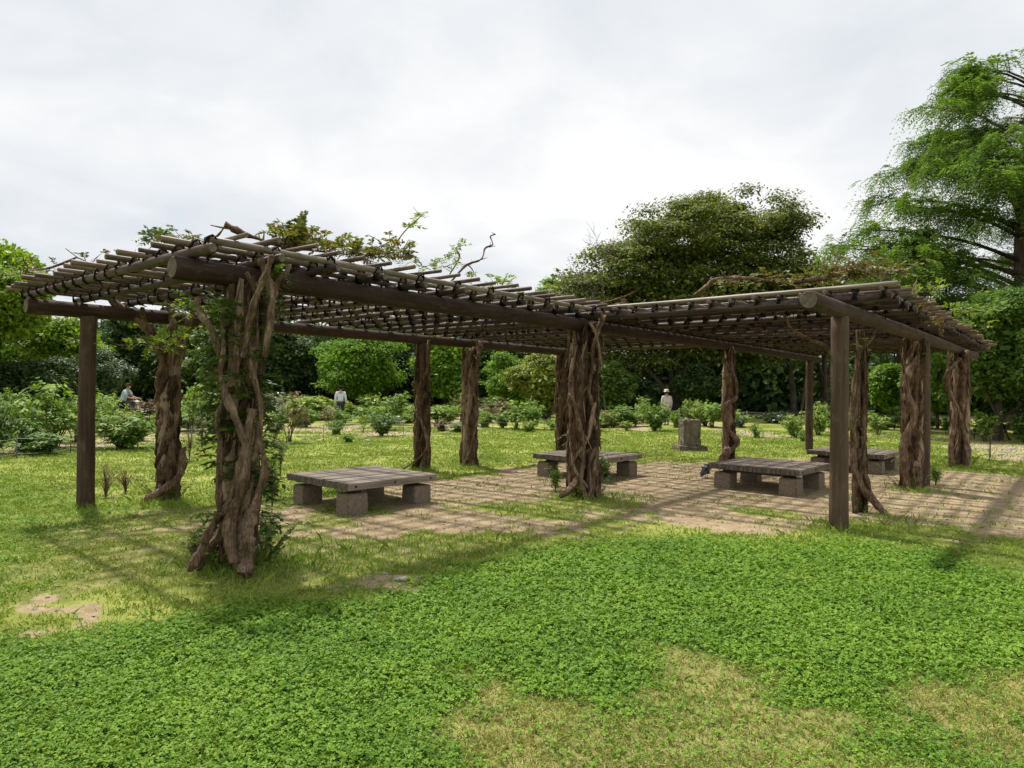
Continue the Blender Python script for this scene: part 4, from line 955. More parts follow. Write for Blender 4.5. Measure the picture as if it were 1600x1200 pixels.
under = [
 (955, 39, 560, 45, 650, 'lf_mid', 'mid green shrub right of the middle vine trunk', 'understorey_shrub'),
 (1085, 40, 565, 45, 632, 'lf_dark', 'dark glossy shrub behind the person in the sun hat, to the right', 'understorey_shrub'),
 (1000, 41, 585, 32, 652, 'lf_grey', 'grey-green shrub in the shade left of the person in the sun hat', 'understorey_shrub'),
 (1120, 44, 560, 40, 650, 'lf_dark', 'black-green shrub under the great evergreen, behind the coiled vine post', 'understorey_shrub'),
]
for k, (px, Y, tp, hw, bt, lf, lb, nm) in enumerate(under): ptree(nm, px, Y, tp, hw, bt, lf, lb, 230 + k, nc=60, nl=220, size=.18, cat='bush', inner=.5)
right = [
 (1290, 44, 405, 42, 560, 'lf_olive', 'olive treetops above the roof right of the great evergreen', 'broadleaf_tree'),
 (1345, 40, 408, 42, 560, 'lf_mid', 'mid green tree behind the right wing of the roof', 'broadleaf_tree'),
 (1400, 36, 398, 40, 520, 'lf_rust', 'bronze-tinted young tree above the right end of the roof', 'bronze_tree'),
 (1395, 32, 560, 42, 640, 'lf_bright', 'bright green small tree between the two right posts', 'broadleaf_tree'),
 (1345, 36, 560, 38, 640, 'lf_mid', 'shaded tree just right of the near right post', 'broadleaf_tree'),
 (1465, 30, 560, 45, 640, 'lf_bright', 'bright green small tree between the rightmost vine trunks', 'broadleaf_tree'),
 (1560, 23, 405, 95, 652, 'lf_maple', 'dense small-leaved green tree filling the right edge under the feathery tree', 'broadleaf_tree'),
 (1490, 26, 430, 66, 655, 'lf_maple', 'small-leaved green tree behind the right end of the roof', 'broadleaf_tree'),
 (1660, 22, 450, 90, 655, 'lf_maple', 'leafy green tree just beyond the right edge behind the hut', 'broadleaf_tree'),
 (1540, 26, 560, 60, 655, 'lf_dark', 'dark green bush at the foot of the small-leaved right trees', 'understorey_shrub'),
 (1440, 27, 470, 34, 560, 'lf_gold', 'yellow-green shrub showing over the right roof edge', 'golden_shrub'),
]
for k, (px, Y, tp, hw, bt, lf, lb, nm) in enumerate(right):
    ptree(nm, px, Y, tp, hw, bt, lf, lb, 260 + k, nc=110, nl=330 if Y < 28 else 200, size=.12 if Y < 28 else .19, flat=.5, inner=.45, outline=.35, cat='bush' if 'shrub' in nm else 'tree')

# feathery tree at the right edge: arching limbs with hanging sprays
def feathery(X, Y, H, label, seed):
    rng = np.random.default_rng(seed); t = empty('feathery_tree', (X, Y, 0), 0, label, 'tree'); tb = MB(); lb = MB(); tw = MB()
    TP = smooth_path([[0,0,-.3],[.1,0,3],[-.1,.1,7],[0,0,H*.75],[.1,0,H*.96]], 24); tb.tube(TP, np.linspace(.36, .05, 24), 10, False, 0, .08, rng)
    def limb(z, az, L, rise):
        o = np.array([0, 0, z]); dirh = np.array([math.cos(az), math.sin(az), 0]); n = 12; tt = np.linspace(0, 1, n)
        P = o + np.outer(tt * L, dirh); P[:, 2] += rise * L * (tt - .62 * tt ** 2); P += rng.normal(0, .05, P.shape) * tt[:, None]
        tb.tube(P, np.linspace(.075, .015, n) * (L / 5.5) ** .5, 6, False)
        side = np.cross(dirh, [0, 0, 1.0])
        for s in range(int(10 + L * 3.0)):
            f = rng.uniform(.16, 1.0) ** .8; i = f * (n - 1); j = min(int(i), n - 2); p = P[j] + (P[j+1] - P[j]) * (i - j)
            sg = rng.choice([-1, 1]); d2 = dirh * rng.uniform(.2, 1) + side * sg * rng.uniform(.3, 1.1) + np.array([0, 0, rng.uniform(.05, .7)]); d2 /= np.linalg.norm(d2); l2 = rng.uniform(.7, 1.6) * (1.15 - .5 * f)
            t2 = np.linspace(0, 1, 6); Q = p + np.outer(t2 * l2, d2); Q[:, 2] -= .28 * l2 * t2 ** 2; tw.tube(Q, np.linspace(.018, .005, 6), 4, False)
            for q in range(12):
                g = rng.uniform(.15, 1.0); i2 = g * 5; j2 = min(int(i2), 4); pp = Q[j2] + (Q[j2+1] - Q[j2]) * (i2 - j2)
                d3 = d2 * .7 + rng.normal(0, .5, 3); d3[2] -= .15
                sprays(lb, None, pp, d3, rng.uniform(.35, .75), rng, 7, .16, .004, rng.uniform(.6, 1.6), .26)
    for z in np.linspace(3.2, H * .97, 72):
        u = max(0, (z - 3.6) / (H - 3.6)); L = (5.0 * (1 - u ** 2.4) + 1.2) * rng.uniform(.75, 1.08)
        limb(z, rng.uniform(0, 6.283), L, rng.uniform(.1, .95))
    # the low side limb that reaches out over the roof, and two more towards the camera's left
    for z, az, L, r in ((5.6, math.pi * 1.02, 7.0, .5), (6.0, math.pi * .97, 6.7, .5), (5.0, math.pi * 1.04, 6.7, .42), (5.3, math.pi * 1.07, 6.4, .5), (6.6, math.pi * .98, 6.2, .5), (5.0, math.pi * 1.1, 6.2, .35), (7.5, math.pi * 1.0, 5.0, .6)): limb(z, az, L, r)
    lb.obj('crown', M['lf_larch'], t, False); tb.obj('trunk', M['bark'], t); tw.obj('twigs', M['bark'], t)
    return t
feathery(TX(1600, 26), 26, TH(92, 26), 'tall feathery bright green tree with drooping sprays at the right edge', 300)
# second thin trunk seen left of it
s_ = ptree('feathery_sapling', 1440, 25.5, 330, 48, 450, 'lf_larch', 'slim young feathery tree with a dark thin trunk above the roof corner', 301, nc=50, nl=120, size=.15, flat=.5, aspect=.3, inner=.1, trunk_r=.07)

# woodland behind everything: one far mass
rng = np.random.default_rng(66); b = MB(); N = 60000
x = rng.uniform(-75, 75, N); y = rng.uniform(50, 60, N); hmax = 6.2 + 1.6 * fbm(x, y, .2, 3, 4) + np.where((x > 3) & (x < 30), 3.5, 0); z = rng.random(N) ** .8 * hmax
leaf_cloud(b, np.stack([x, y, z], 1), .5, rng, .2, 1, .7)
N = 62000; x = rng.uniform(-85, 85, N); y = rng.uniform(52, 59, N); z = rng.random(N) * 4.2; leaf_cloud(b, np.stack([x, y, z], 1), .65, rng, .0, 1, .8)
tag(b.obj('woodland', M['lf_dark'], smooth=False), 'dark woodland mass behind the park trees', 'woodland', kind='stuff')
# ================================================================ peony beds
rb_ = np.random.default_rng(404)
def shrub_meshes(seed, style):
    rng = np.random.default_rng(seed); lb = MB(); sb = MB()
    ns = {'round': 26, 'tall': 13, 'thin': 8, 'low': 15}[style]
    for s in range(ns):
        az = rng.uniform(0, 6.283); sp = {'round': .62, 'tall': .42, 'thin': .38, 'low': .6}[style] * rng.uniform(.2, 1)
        h = {'round': .95, 'tall': 1.0, 'thin': 1.0, 'low': .8}[style] * rng.uniform(.5, 1.0) * (1 - .25 * sp)
        P = smooth_path([[0, 0, -.03], [math.cos(az) * sp * .35, math.sin(az) * sp * .35, h * .45], [math.cos(az) * sp, math.sin(az) * sp, h * .93]], 7)
        P += np.array([rng.normal(0, .04), rng.normal(0, .04), 0]); sb.tube(P, np.linspace(.011, .005, 7), 4, False)
        lo = {'round': 2, 'tall': 3, 'thin': 4, 'low': 1}[style]
        for i in range(lo, 7):
            for q in range({'round': 4, 'tall': 4, 'thin': 3, 'low': 4}[style] + (i == 6) * 2):
                d = rng.normal(0, 1, 3); d[2] = abs(d[2]) * .5 + .1
                L = rng.uniform(.12, .24); d /= np.linalg.norm(d); tip = P[i] + d * L
                # a lobed leaf: five leaflets fanned at the stalk's end, tilted outward
                nr = np.array([d[0] * .5, d[1] * .5, 1.0]) + rng.normal(0, .22, 3); nr /= np.linalg.norm(nr); f0 = d - nr * np.dot(d, nr); f0 /= np.linalg.norm(f0); s0 = np.cross(nr, f0)
                K = 5; an = np.linspace(-1.25, 1.25, K) + rng.normal(0, .1, K); dd = np.cos(an)[:, None] * f0 + np.sin(an)[:, None] * s0 - nr * .22
                C = P[i] + d * L * rng.uniform(.5, 1.0, K)[:, None]; ss = np.cross(nr, dd); Ls = (rng.uniform(.08, .13, K) * (1.1 - .3 * np.abs(an)))[:, None]
                V = np.stack([C, C + dd * Ls * .5 + ss * Ls * .24, C + dd * Ls, C + dd * Ls * .5 - ss * Ls * .24], 1).reshape(-1, 3); lb.add(V, np.arange(4 * K).reshape(-1, 4))
    return lb, sb
stem_m = plain('green_brown_stem', (.09,.075,.035), .8, .2, .3, 20)
PROTO = {}
for st in ('round', 'tall', 'thin', 'low'):
    for v in range(3):
        lb, sb = shrub_meshes(500 + v * 7 + len(st), st)
        PROTO[st, v] = (lb, sb)
LM = {}
def proto_mesh(st, v, lf):
    if (st, v, lf) not in LM:
        lb, sb = PROTO[st, v]; LM[st, v, lf] = (lb.mesh('leaves', M[lf], False), sb.mesh('stems', stem_m))
    return LM[st, v, lf]
SH = [ # px, base row, height px, width px, style, leaf, look
 (-12,712,90,90,'round','lf_peony_dk','big dark bush-like peony'),(40,706,62,80,'low','lf_peony_dk','dark leafy peony'),(85,700,98,105,'tall','lf_peony','tall broad-leaved peony'),(62,711,42,80,'low','lf_peony_dk','low dark peony'),
 (118,692,75,70,'tall','lf_peony','upright pale-topped peony'),(10,688,78,90,'round','lf_peony','full mid green peony'),(188,702,58,105,'round','lf_peony','wide rounded fine-leaved peony'),(160,680,62,60,'tall','lf_peony_lt','airy light green peony'),
 (235,668,42,60,'round','lf_rust','yellowing peony'),(258,676,40,40,'low','lf_yel','yellow-orange tinged peony'),(300,676,78,50,'thin','lf_peony','leggy peony with bare lower stems'),(322,660,56,50,'tall','lf_peony_lt','pale flat-topped peony'),(338,672,36,34,'low','lf_peony','small rounded peony'),
 (448,692,80,56,'thin','lf_rust','twiggy grey-brown peony'),(428,690,50,40,'tall','lf_peony_dk','dark upright peony'),(385,655,42,60,'round','lf_rust','dull brownish bush'),(430,650,40,60,'round','lf_grey','grey-green mound'),
 (500,656,44,92,'low','lf_yel','bright yellow-green mound'),(530,664,30,50,'low','lf_peony','leafy low peony'),(478,668,34,40,'round','lf_peony','small full peony'),(525,680,28,34,'low','lf_peony','knee-high green peony'),(516,670,38,26,'thin','lf_rust','thin rusty peony'),
 (596,682,36,46,'round','lf_peony_dk','compact blue-green peony'),(568,676,34,20,'thin','lf_yel','sparse yellowish peony'),(572,660,32,56,'low','lf_peony','broad low peony'),(610,656,28,50,'low','lf_peony_lt','pale low peony'),(620,664,50,46,'tall','lf_peony','tall peony'),
 (650,658,28,40,'low','lf_peony','soft green peony'),(690,674,24,34,'low','lf_rust','brownish small peony'),(700,662,30,46,'round','lf_peony','rounded peony'),(715,650,36,28,'tall','lf_peony_lt','upright pale peony'),(690,655,26,60,'low','lf_peony_lt','pale spreading peony'),
 (757,668,30,36,'low','lf_peony','little green peony'),(770,655,34,34,'tall','lf_peony','upright mid green peony'),(788,656,34,36,'round','lf_rust','brown-leaved peony'),(808,672,44,46,'tall','lf_peony','leafy many-stemmed peony'),(832,671,46,42,'round','lf_peony','dense green peony'),(786,670,24,30,'round','lf_peony_dk','small dark peony'),
 (445,660,30,40,'low','lf_peony_lt','pale young peony'),(545,650,22,50,'low','lf_yel','yellow-green low peony'),(640,648,22,60,'low','lf_peony','distant low peony'),(590,648,20,60,'low','lf_peony_lt','distant pale peony'),(360,668,40,40,'tall','lf_peony','peony with open stems'),(408,676,30,30,'thin','lf_peony','thin small peony'),
 (545,692,16,26,'low','lf_peony','tiny clump of a peony'),(150,662,40,60,'round','lf_peony_lt','pale green peony'),(60,664,40,80,'round','lf_peony','distant full peony'),(-60,690,80,90,'round','lf_peony','leafy peony'),(215,690,30,50,'low','lf_peony','low bright peony'),
 (958,668,28,30,'round','lf_peony_lt','pale small peony'),(975,667,34,34,'tall','lf_peony','upright peony'),(1022,674,44,52,'round','lf_peony','broad bright peony'),(1005,660,38,26,'tall','lf_peony_lt','pale upright peony'),(1058,668,32,30,'low','lf_peony','low green peony'),(1078,664,40,34,'round','lf_peony_lt','pale rounded peony'),(1102,666,38,42,'round','lf_peony_lt','wide pale peony'),
 (1157,668,22,20,'low','lf_grey','grey-green tiny peony'),(1182,684,28,24,'low','lf_peony','small round green peony'),(1243,684,36,40,'round','lf_peony_lt','pale full peony'),(1278,680,50,46,'round','lf_peony_lt','tall pale peony'),(1254,690,22,20,'low','lf_peony','tiny green peony'),
 (1342,684,34,30,'low','lf_peony','low peony'),(1372,680,34,34,'tall','lf_peony_lt','airy pale peony'),(1310,684,36,34,'round','lf_peony','full green peony'),(1398,672,20,22,'thin','lf_grey','thin twiggy peony'),
 (1538,690,48,36,'tall','lf_peony','upright multi-stemmed peony'),(1600,692,44,44,'round','lf_peony_dk','dark leafy peony'),(1640,700,50,50,'round','lf_peony','full peony'),(1520,680,26,24,'thin','lf_peony','spindly peony'),(1478,672,24,24,'low','lf_peony','small low peony'),
]
LK = {'lf_peony':'fresh green','lf_peony_lt':'pale green','lf_yel':'yellowish','lf_peony_dk':'deep green','lf_grey':'greyish','lf_rust':'brown-tinged'}
for k in range(104):
    px = rb_.uniform(-40, 1000) if k < 60 else rb_.uniform(0, 1300) if k < 86 else rb_.uniform(1320, 1640); by = rb_.choice([650, 655, 661, 667, 674]) + rb_.uniform(-1.5, 1.5)
    if px > 860: by = rb_.choice([662, 667, 672]) + rb_.uniform(-1.5, 1.5)
    if 1020 < px < 1075 or 185 < px < 245 or 520 < px < 562: continue
    lf = rb_.choice(['lf_peony','lf_peony_lt','lf_yel','lf_peony','lf_peony_dk','lf_grey','lf_rust','lf_peony_lt']); st = rb_.choice(['round','low','low','tall','thin'])
    SH.append((px, by, rb_.uniform(16, 38), rb_.uniform(28, 66), str(st), str(lf), f"{LK[str(lf)]} {'spreading' if st == 'low' else 'bushy' if st == 'round' else 'upright' if st == 'tall' else 'wispy'} peony"))
SH.sort(key=lambda s: s[0])
ORD = ['first','second','third','fourth','fifth','sixth','seventh','eighth','ninth','tenth','eleventh','twelfth','thirteenth','fourteenth','fifteenth','sixteenth','seventeenth','eighteenth','nineteenth','twentieth','twenty-first','twenty-second','twenty-third','twenty-fourth','twenty-fifth','twenty-sixth','twenty-seventh','twenty-eighth','twenty-ninth','thirtieth','thirty-first','thirty-second','thirty-third','thirty-fourth','thirty-fifth']
ORD += ['thirty-sixth','thirty-seventh','thirty-eighth','thirty-ninth','fortieth'] + [f'forty-{x}' for x in ORD[:9]] + ['fiftieth'] + [f'fifty-{x}' for x in ORD[:9]]
cnt = {}
for k, (px, by, hp, wp, st, lf, look) in enumerate(SH):
    c = at(px, by); s = c[1] / F; h = hp * s; w = wp * s; v = k % 3
    zone = 'left of the plain left post' if px < 124 else 'between the left post and near vine' if px < 380 else 'between the near vine and slender pair' if px < 650 else 'between the slender pair and middle vine' if px < 900 else 'between the middle vine and stone block' if px < 1060 else 'between the stone block and near right post' if px < 1300 else 'right of the near right post'
    n = cnt.get(zone, 0); cnt[zone] = n + 1
    t = empty('peony_shrub', (c[0], c[1], gz1(c[0], c[1])), rb_.uniform(0, 6.28), f'{look}, {ORD[n]} from left {zone}', 'shrub', 'peony shrubs in the beds')
    ml, ms = proto_mesh(st, v, lf)
    rad = {'round': .72, 'tall': .55, 'thin': .5, 'low': .7}[st]
    for nm, me in (('leaves', ml), ('stems', ms)):
        o = bpy.data.objects.new(nm, me); COL.objects.link(o); o.parent = t
    t.scale = (w / 2 / rad * 1.2, w / 2 / rad * 1.2, h / .98 * 1.08)
# weeds at post feet
WD = [(165,778,52,40,'lf_rust','dry reddish weed clump right of the leftmost post'),(196,772,40,40,'lf_weed','sparse browned weed between the left post and the forked vine'),(250,750,60,60,'lf_peony','leafy green weed clump at the foot of the forked vine'),(296,720,60,24,'lf_weed','thin reddish stalks right of the forked vine'),
      (315,700,60,24,'lf_weed','thin stalks leaning left of the near leafy vine'),(415,860,60,52,'lf_peony_dk','dark glossy sapling at the right foot of the near leafy vine'),(425,800,90,30,'lf_peony','leafy sapling growing up the right side of the near vine'),(438,745,70,22,'lf_weed','wispy brown stalks right of the near vine at bench height'),
      (305,885,50,26,'lf_weed','small browned weed by the near vine roots'),(868,768,40,26,'lf_peony','grassy weed left of the middle vine trunk'),(945,755,40,22,'lf_vine','broad-leaved weed right of the middle vine trunk'),(1462,758,30,22,'lf_peony','small weed right of the second right post')]
for k, (px, by, hp, wp, lf, lab) in enumerate(WD):
    c = at(px, by); s = c[1] / F; t = empty('weed_plant', (c[0], c[1], gz1(c[0], c[1])), k, lab, 'weed', 'weeds by the posts')
    rng = np.random.default_rng(700 + k); lb = MB(); sb = MB(); h = hp * s; w = wp * s * .5
    for q in range(16):
        az = rng.uniform(0, 6.28); e = np.array([math.cos(az) * w * rng.random(), math.sin(az) * w * rng.random(), h * rng.uniform(.5, 1)]); P = smooth_path([[0,0,-.02], e * [.3, .3, .6], e], 6); sb.tube(P, np.linspace(.006, .002, 6), 4, False)
        for j in range(2, 6):
            for z in range(2): sprays(lb, None, P[j], rng.normal(0, 1, 3) + [0, 0, .4], rng.uniform(.05, .10), rng, 3, .045 if 'weed' not in lf and 'rust' not in lf else .024, .002, .2)
    lb.obj('leaves', M[lf], t, False); sb.obj('stems', stem_m if 'peony' in lf or 'vine' in lf else M['vine'], t)

# edging stones
rs = np.random.default_rng(31); st_m = plain('edging_stone', (.30,.29,.26), .9, .2, .35, 18, .6); SM = []
for k in range(5):
    q = bmesh.new(); bmesh.ops.create_icosphere(q, subdivisions=2, radius=1)
    for v in q.verts: v.co *= 1 + rs.normal(0, .09); v.co.z *= .6
    me = bpy.data.meshes.new('stone'); q.to_mesh(me); q.free(); me.materials.append(st_m); SM.append(me)
def stone(px, py, w, label, group):
    c = at(px, py); o = bpy.data.objects.new('edging_stone' if 'edg' in group else 'stone', SM[rs.integers(0, 5)]); COL.objects.link(o); s = w * c[1] / F / 2
    o.location = (c[0], c[1], gz1(c[0], c[1]) + s * .12); o.scale = (s, s * rs.uniform(.5, .8), s * rs.uniform(.4, .6)); o.rotation_euler = (rs.normal(0, .1), rs.normal(0, .1), rs.uniform(-.5, .5)); tag(o, label, 'stone', group)
def row(pts, step, w, label):
    P = np.array(pts, float)
    for i in range(len(P) - 1):
        n = max(1, int(np.hypot(*(P[i+1] - P[i])) / step))
        for k in range(n):
            p = P[i] + (P[i+1] - P[i]) * (k + rs.uniform(0, .4)) / n; stone(p[0], p[1] + rs.normal(0, .5), w * rs.uniform(.6, 1.3), label, 'edging stones of the beds')
row([(-40,716),(20,711),(60,707),(100,704)], 17, 17, 'flat grey edging stone in the row in front of the leftmost peonies')
row([(150,700),(240,694),(300,691)], 24, 13, 'small grey edging stone between the left post and the near vine')
row([(425,694),(520,686),(600,682),(745,676)], 22, 10, 'small pale edging stone in the row behind the first bench')
row([(1090,677),(1160,682),(1230,686)], 16, 8, 'small edging stone along the bed between stone block and coiled vine')
row([(1380,681),(1420,680)], 14, 8, 'small edging stone behind the twisted right vines')
for px, py, w in ((1560,712,14),(1570,707,14),(1580,702,14),(1600,716,10)): stone(px, py, w, 'white rough stone in the short row on the lawn at the right', 'white stones at right')
stone(628, 909, 26, 'largest flat stone in the bare patch in front of the benches', 'stones in the bare patch')
for px, py in ((575,903),(590,910),(655,905),(602,899)): stone(px, py, 10, 'small pebble in the bare patch in front of the benches', 'stones in the bare patch')
for px, py, w in ((325,668,22),(318,666,14),(575,690,12)): stone(px, py, w, 'pale flat rock lying among the peonies', 'rocks among the peonies')

# rope fences
mf = plain('weathered_stake', (.14,.15,.10), .8, .2, .3, 20); mr = plain('pale_rope', (.36,.38,.30), .8, .2, .2, 40); mwire = plain('grey_fence_wire', (.22,.22,.20), .7, .3, .2, 30)
def rope_fence(label, pts, hs, post_h, pr, rr, mats, name='rope_fence'):
    c = at(*pts[0]); t = empty(name, (c[0], c[1], gz1(c[0], c[1])), 0, label, 'fence'); o = np.array(t.location)
    G = [at(x, y) for x, y in pts]
    for g in G:
        b = MB(); b.tube([g - o + [0, 0, -.1], g - o + [0, 0, post_h]], pr, 7, True); b.obj('post', mats[0], t)
    for h in hs:
        b = MB()
        for g0, g1 in zip(G[:-1], G[1:]):
            tt = np.linspace(0, 1, 7); P = g0 + np.outer(tt, g1 - g0) - o; P[:, 2] += h - .035 * 4 * tt * (1 - tt); b.tube(P, rr, 5, False)
        b.obj('rope', mats[1], t)
    return t
rope_fence('low rope fence on thin stakes in front of the leftmost peony bed', [(-200,745),(-40,722),(26,716),(110,708),(215,700),(299,695),(430,692)], (.10, .42), .5, .012, .006, (mf, mr))
rope_fence('thin rope fence along the front of the bed behind the benches', [(505,690),(630,684),(770,679),(850,674)], (.42,), .5, .010, .004, (mf, mwire))
rope_fence('low post and wire fence in front of the dark trees', [(640,656),(700,656),(760,657),(820,657),(880,657),(940,658),(1000,658),(1060,659),(1110,660),(1167,661),(1219,661),(1275,662),(1330,663)], (.25, .55), .62, .022, .010, (mf, mwire), 'wire_fence')
rope_fence('short rail fence left of the middle vine, before the golden shrub', [(838,656),(872,657)], (.5,), .62, .04, .045, (M['bark_pale'], M['bark_pale']), 'rail_fence')
rope_fence('thin string fence around the bed at the right edge', [(1440,700),(1490,712),(1546,722),(1640,735)], (.3,), .42, .010, .003, (mf, mwire))
# stub posts and sign stakes
for px, by, h, lab in ((1398,668,.35,'short black stake behind the second right post, left one'),(1522,686,.4,'short dark stake beside the multi-stemmed peony at the right'),(1547,716,.55,'thin stake standing on the right lawn')):
    c = at(px, by); b = MB(); b.tube([(0,0,-.05),(0,0,h*.9),(0,0,h)], [.016,.016,.008], 6); b.box((0,0,h*.8), (.07,.012,.05)); o = b.obj('stake', M['post'], loc=(c[0], c[1], gz1(c[0], c[1]))); tag(o, lab, 'stake')
# small dark tripod frame on the right lawn
c = at(1571, 688); t = empty('tripod_frame', (c[0], c[1], gz1(c[0], c[1])), 0, 'small dark brown wooden tripod on the lawn at the right', 'plant frame')
for k in range(3):
    a = k * 2.094 + .5; b = MB(); b.tube([(math.cos(a) * .26, math.sin(a) * .26, -.02), (0, 0, .36)], [.03, .02], 6); b.obj('leg', M['post'], t)
b = MB(); b.tube([(0,0,.26),(0,0,.34),(0,0,.40)], [.06,.05,.02], 8); b.obj('apex', M['post'], t)
# hut at the right edge
hp_ = atY(1640, 612, 29); t = empty('park_hut', (hp_[0], 29, 0), R(-8), 'dark wooden hut with a brown pitched roof cut off by the right edge', 'hut')
b = MB(); b.box((0, 0, 1.05), (3.0, 2.6, 2.1)); b.obj('wall', plain('dark_hut_boards', (.035,.028,.022), .9, .1, .3, 6), t, False)
b = MB()
for s in (-1, 1):
    V = [[-1.95, s*1.75, 1.82], [1.95, s*1.75, 1.82], [1.95, 0, 2.75], [-1.95, 0, 2.75]]; V2 = [[x, y, z + .10] for x, y, z in V]
    Fq = [[0,1,2,3],[7,6,5,4],[0,4,5,1],[3,2,6,7],[0,3,7,4],[1,5,6,2]]
    if s > 0: Fq = [f[::-1] for f in Fq]
    b.add(V + V2, Fq)
b.obj('roof', plain('brown_roof_shingle', (.14,.085,.06), .85, .15, .3, 9), t, False)
b = MB(); b.box((-.4, -1.32, .95), (.85, .05, 1.9)); b.obj('door', M['post'], t, False)
# ================================================================ people, pushchair, pigeon
def skin(name, J, E, Rd, mat, parent, root=0, sub=2):
    names = list(J); me = bpy.data.meshes.new(name); me.from_pydata([J[n] for n in names], [(names.index(a), names.index(b)) for a, b in E], [])
    o = bpy.data.objects.new(name, me); COL.objects.link(o); o.parent = parent; me.materials.append(mat)
    sk = o.modifiers.new('skin', 'SKIN'); sk.use_smooth_shade = True; sk.branch_smoothing = .4
    for i, n in enumerate(names):
        r = Rd.get(n, .03); r = r if isinstance(r, tuple) else (r, r); me.skin_vertices[0].data[i].radius = r
        me.skin_vertices[0].data[i].use_root = (i == root)
    s = o.modifiers.new('sub', 'SUBSURF'); s.levels = sub; s.render_levels = sub
    return o
SK = plain('skin_tone', (.42,.26,.19), .6, .3, .08, 10, 0)
def cloth(n, c): return plain(n, c, .9, .1, .15, 30, .2)
def person(X, Y, rz, label, lean=0.0, stride=.12, arms='down', shirt=(.5,.5,.5), trousers=(.05,.05,.06), hat=None, hair=(.02,.015,.012), coat=False, scale=1.0, sleeve='short'):
    t = empty('person', (X, Y, gz1(X, Y)), rz, label, 'person'); t.scale = (scale,) * 3
    ln = lambda z: lean * max(0, z - .85)
    J = {}; 
    J['pelvis'] = (0, ln(.9), .90); J['waist'] = (0, ln(1.02), 1.04); J['chest'] = (0, ln(1.25), 1.25); J['neckb'] = (0, ln(1.38) + .0, 1.385); J['neck'] = (0, ln(1.43) + .015, 1.44); J['head'] = (0, ln(1.5) + .03, 1.51); J['crown'] = (0, ln(1.56) + .025, 1.585); J['nose'] = (0, ln(1.5) + .115, 1.50)
    E = [('pelvis','waist'),('waist','chest'),('chest','neckb'),('neckb','neck'),('neck','head'),('head','crown'),('head','nose')]
    Rd = dict(pelvis=(.135,.10), waist=(.12,.09), chest=(.145,.10), neckb=(.075,.06), neck=.05, head=(.075,.09), crown=(.055,.07), nose=.013)
    for s, sd in ((-1, 'l'), (1, 'r')):
        J['hip'+sd] = (s*.085, ln(.88), .86); J['knee'+sd] = (s*.10, s*stride*.55+.02, .46); J['ankle'+sd] = (s*.10, s*stride - .02, .075); J['toe'+sd] = (s*.115, s*stride+.13, .03)
        E += [('pelvis','hip'+sd),('hip'+sd,'knee'+sd),('knee'+sd,'ankle'+sd),('ankle'+sd,'toe'+sd)]; Rd.update({'hip'+sd:.085,'knee'+sd:.055,'ankle'+sd:.038,'toe'+sd:(.035,.025)})
        sh = np.array([s*.175, ln(1.35), 1.34])
        if arms == 'push': el = sh + [s*.03, .14, -.24]; wr = el + [-s*.02, .23, -.06]; hd = wr + [-s*.01, .07, -.01]
        else: el = sh + [s*.055, -.02, -.27]; wr = el + [-s*.0, .07, -.23]; hd = wr + [0, .015, -.08]
        J['sh'+sd] = tuple(sh); J['el'+sd] = tuple(el); J['wr'+sd] = tuple(wr); J['hd'+sd] = tuple(hd)
        E += [('chest','sh'+sd),('sh'+sd,'el'+sd),('el'+sd,'wr'+sd),('wr'+sd,'hd'+sd)]; Rd.update({'sh'+sd:.055,'el'+sd:.038,'wr'+sd:.026,'hd'+sd:(.036,.018)})
        dr = (hd - wr) / np.linalg.norm(hd - wr); sid = np.cross(dr, [1.0, 0, 0]); sid /= np.linalg.norm(sid) + 1e-9
        for k, (off, L) in enumerate(((-.026,.06),(-.009,.072),(.009,.068),(.026,.052))):
            a = hd + sid * off + dr * .012; m_ = a + dr * L * .5; e = a + dr * L + np.array([-s * .018, 0, -.012])
            J[f'f{k}{sd}'] = tuple(m_); J[f'g{k}{sd}'] = tuple(e); E += [('hd'+sd, f'f{k}{sd}'), (f'f{k}{sd}', f'g{k}{sd}')]; Rd.update({f'f{k}{sd}': .0085, f'g{k}{sd}': .007})
        J['th'+sd] = tuple(wr + dr * .05 - sid * .05); E.append(('wr'+sd, 'th'+sd)); Rd['th'+sd] = .010
    skin('body', J, E, Rd, SK, t)
    # clothing follows the same joints, a little fuller
    cj = {n: J[n] for n in ('pelvis','waist','chest','neckb','shl','ell','shr','elr')}; ce = [('pelvis','waist'),('waist','chest'),('chest','neckb'),('chest','shl'),('chest','shr')]; cr = dict(pelvis=(.165,.13), waist=(.15,.115), chest=(.165,.12), neckb=(.075,.065), shl=.073, shr=.073)
    for sd in 'lr':
        sh, el, wr = (np.array(J[n+sd]) for n in ('sh','el','wr'))
        if sleeve == 'long': cj['cuff'+sd] = tuple(el + (wr - el) * .93); ce += [('sh'+sd,'el'+sd),('el'+sd,'cuff'+sd)]; cr.update({'el'+sd:.056,'cuff'+sd:.045})
        else: del cj['el'+sd]; cj['slv'+sd] = tuple(sh + (el - sh) * .75); ce.append(('sh'+sd,'slv'+sd)); cr['slv'+sd] = .064
    if coat: cj['hem'] = (0, 0, .66); ce.append(('pelvis','hem')); cr['hem'] = (.22,.18); cr['pelvis'] = (.20,.16); cr['chest'] = (.19,.13); cr['waist'] = (.18,.13)
    skin('coat' if coat else 'shirt', cj, ce, cr, cloth('coat_cloth' if coat else 'shirt_cloth', shirt), t)
    tj = {'pelvis': (0, J['pelvis'][1], .93)}; te = []; trr = dict(pelvis=(.15,.118))
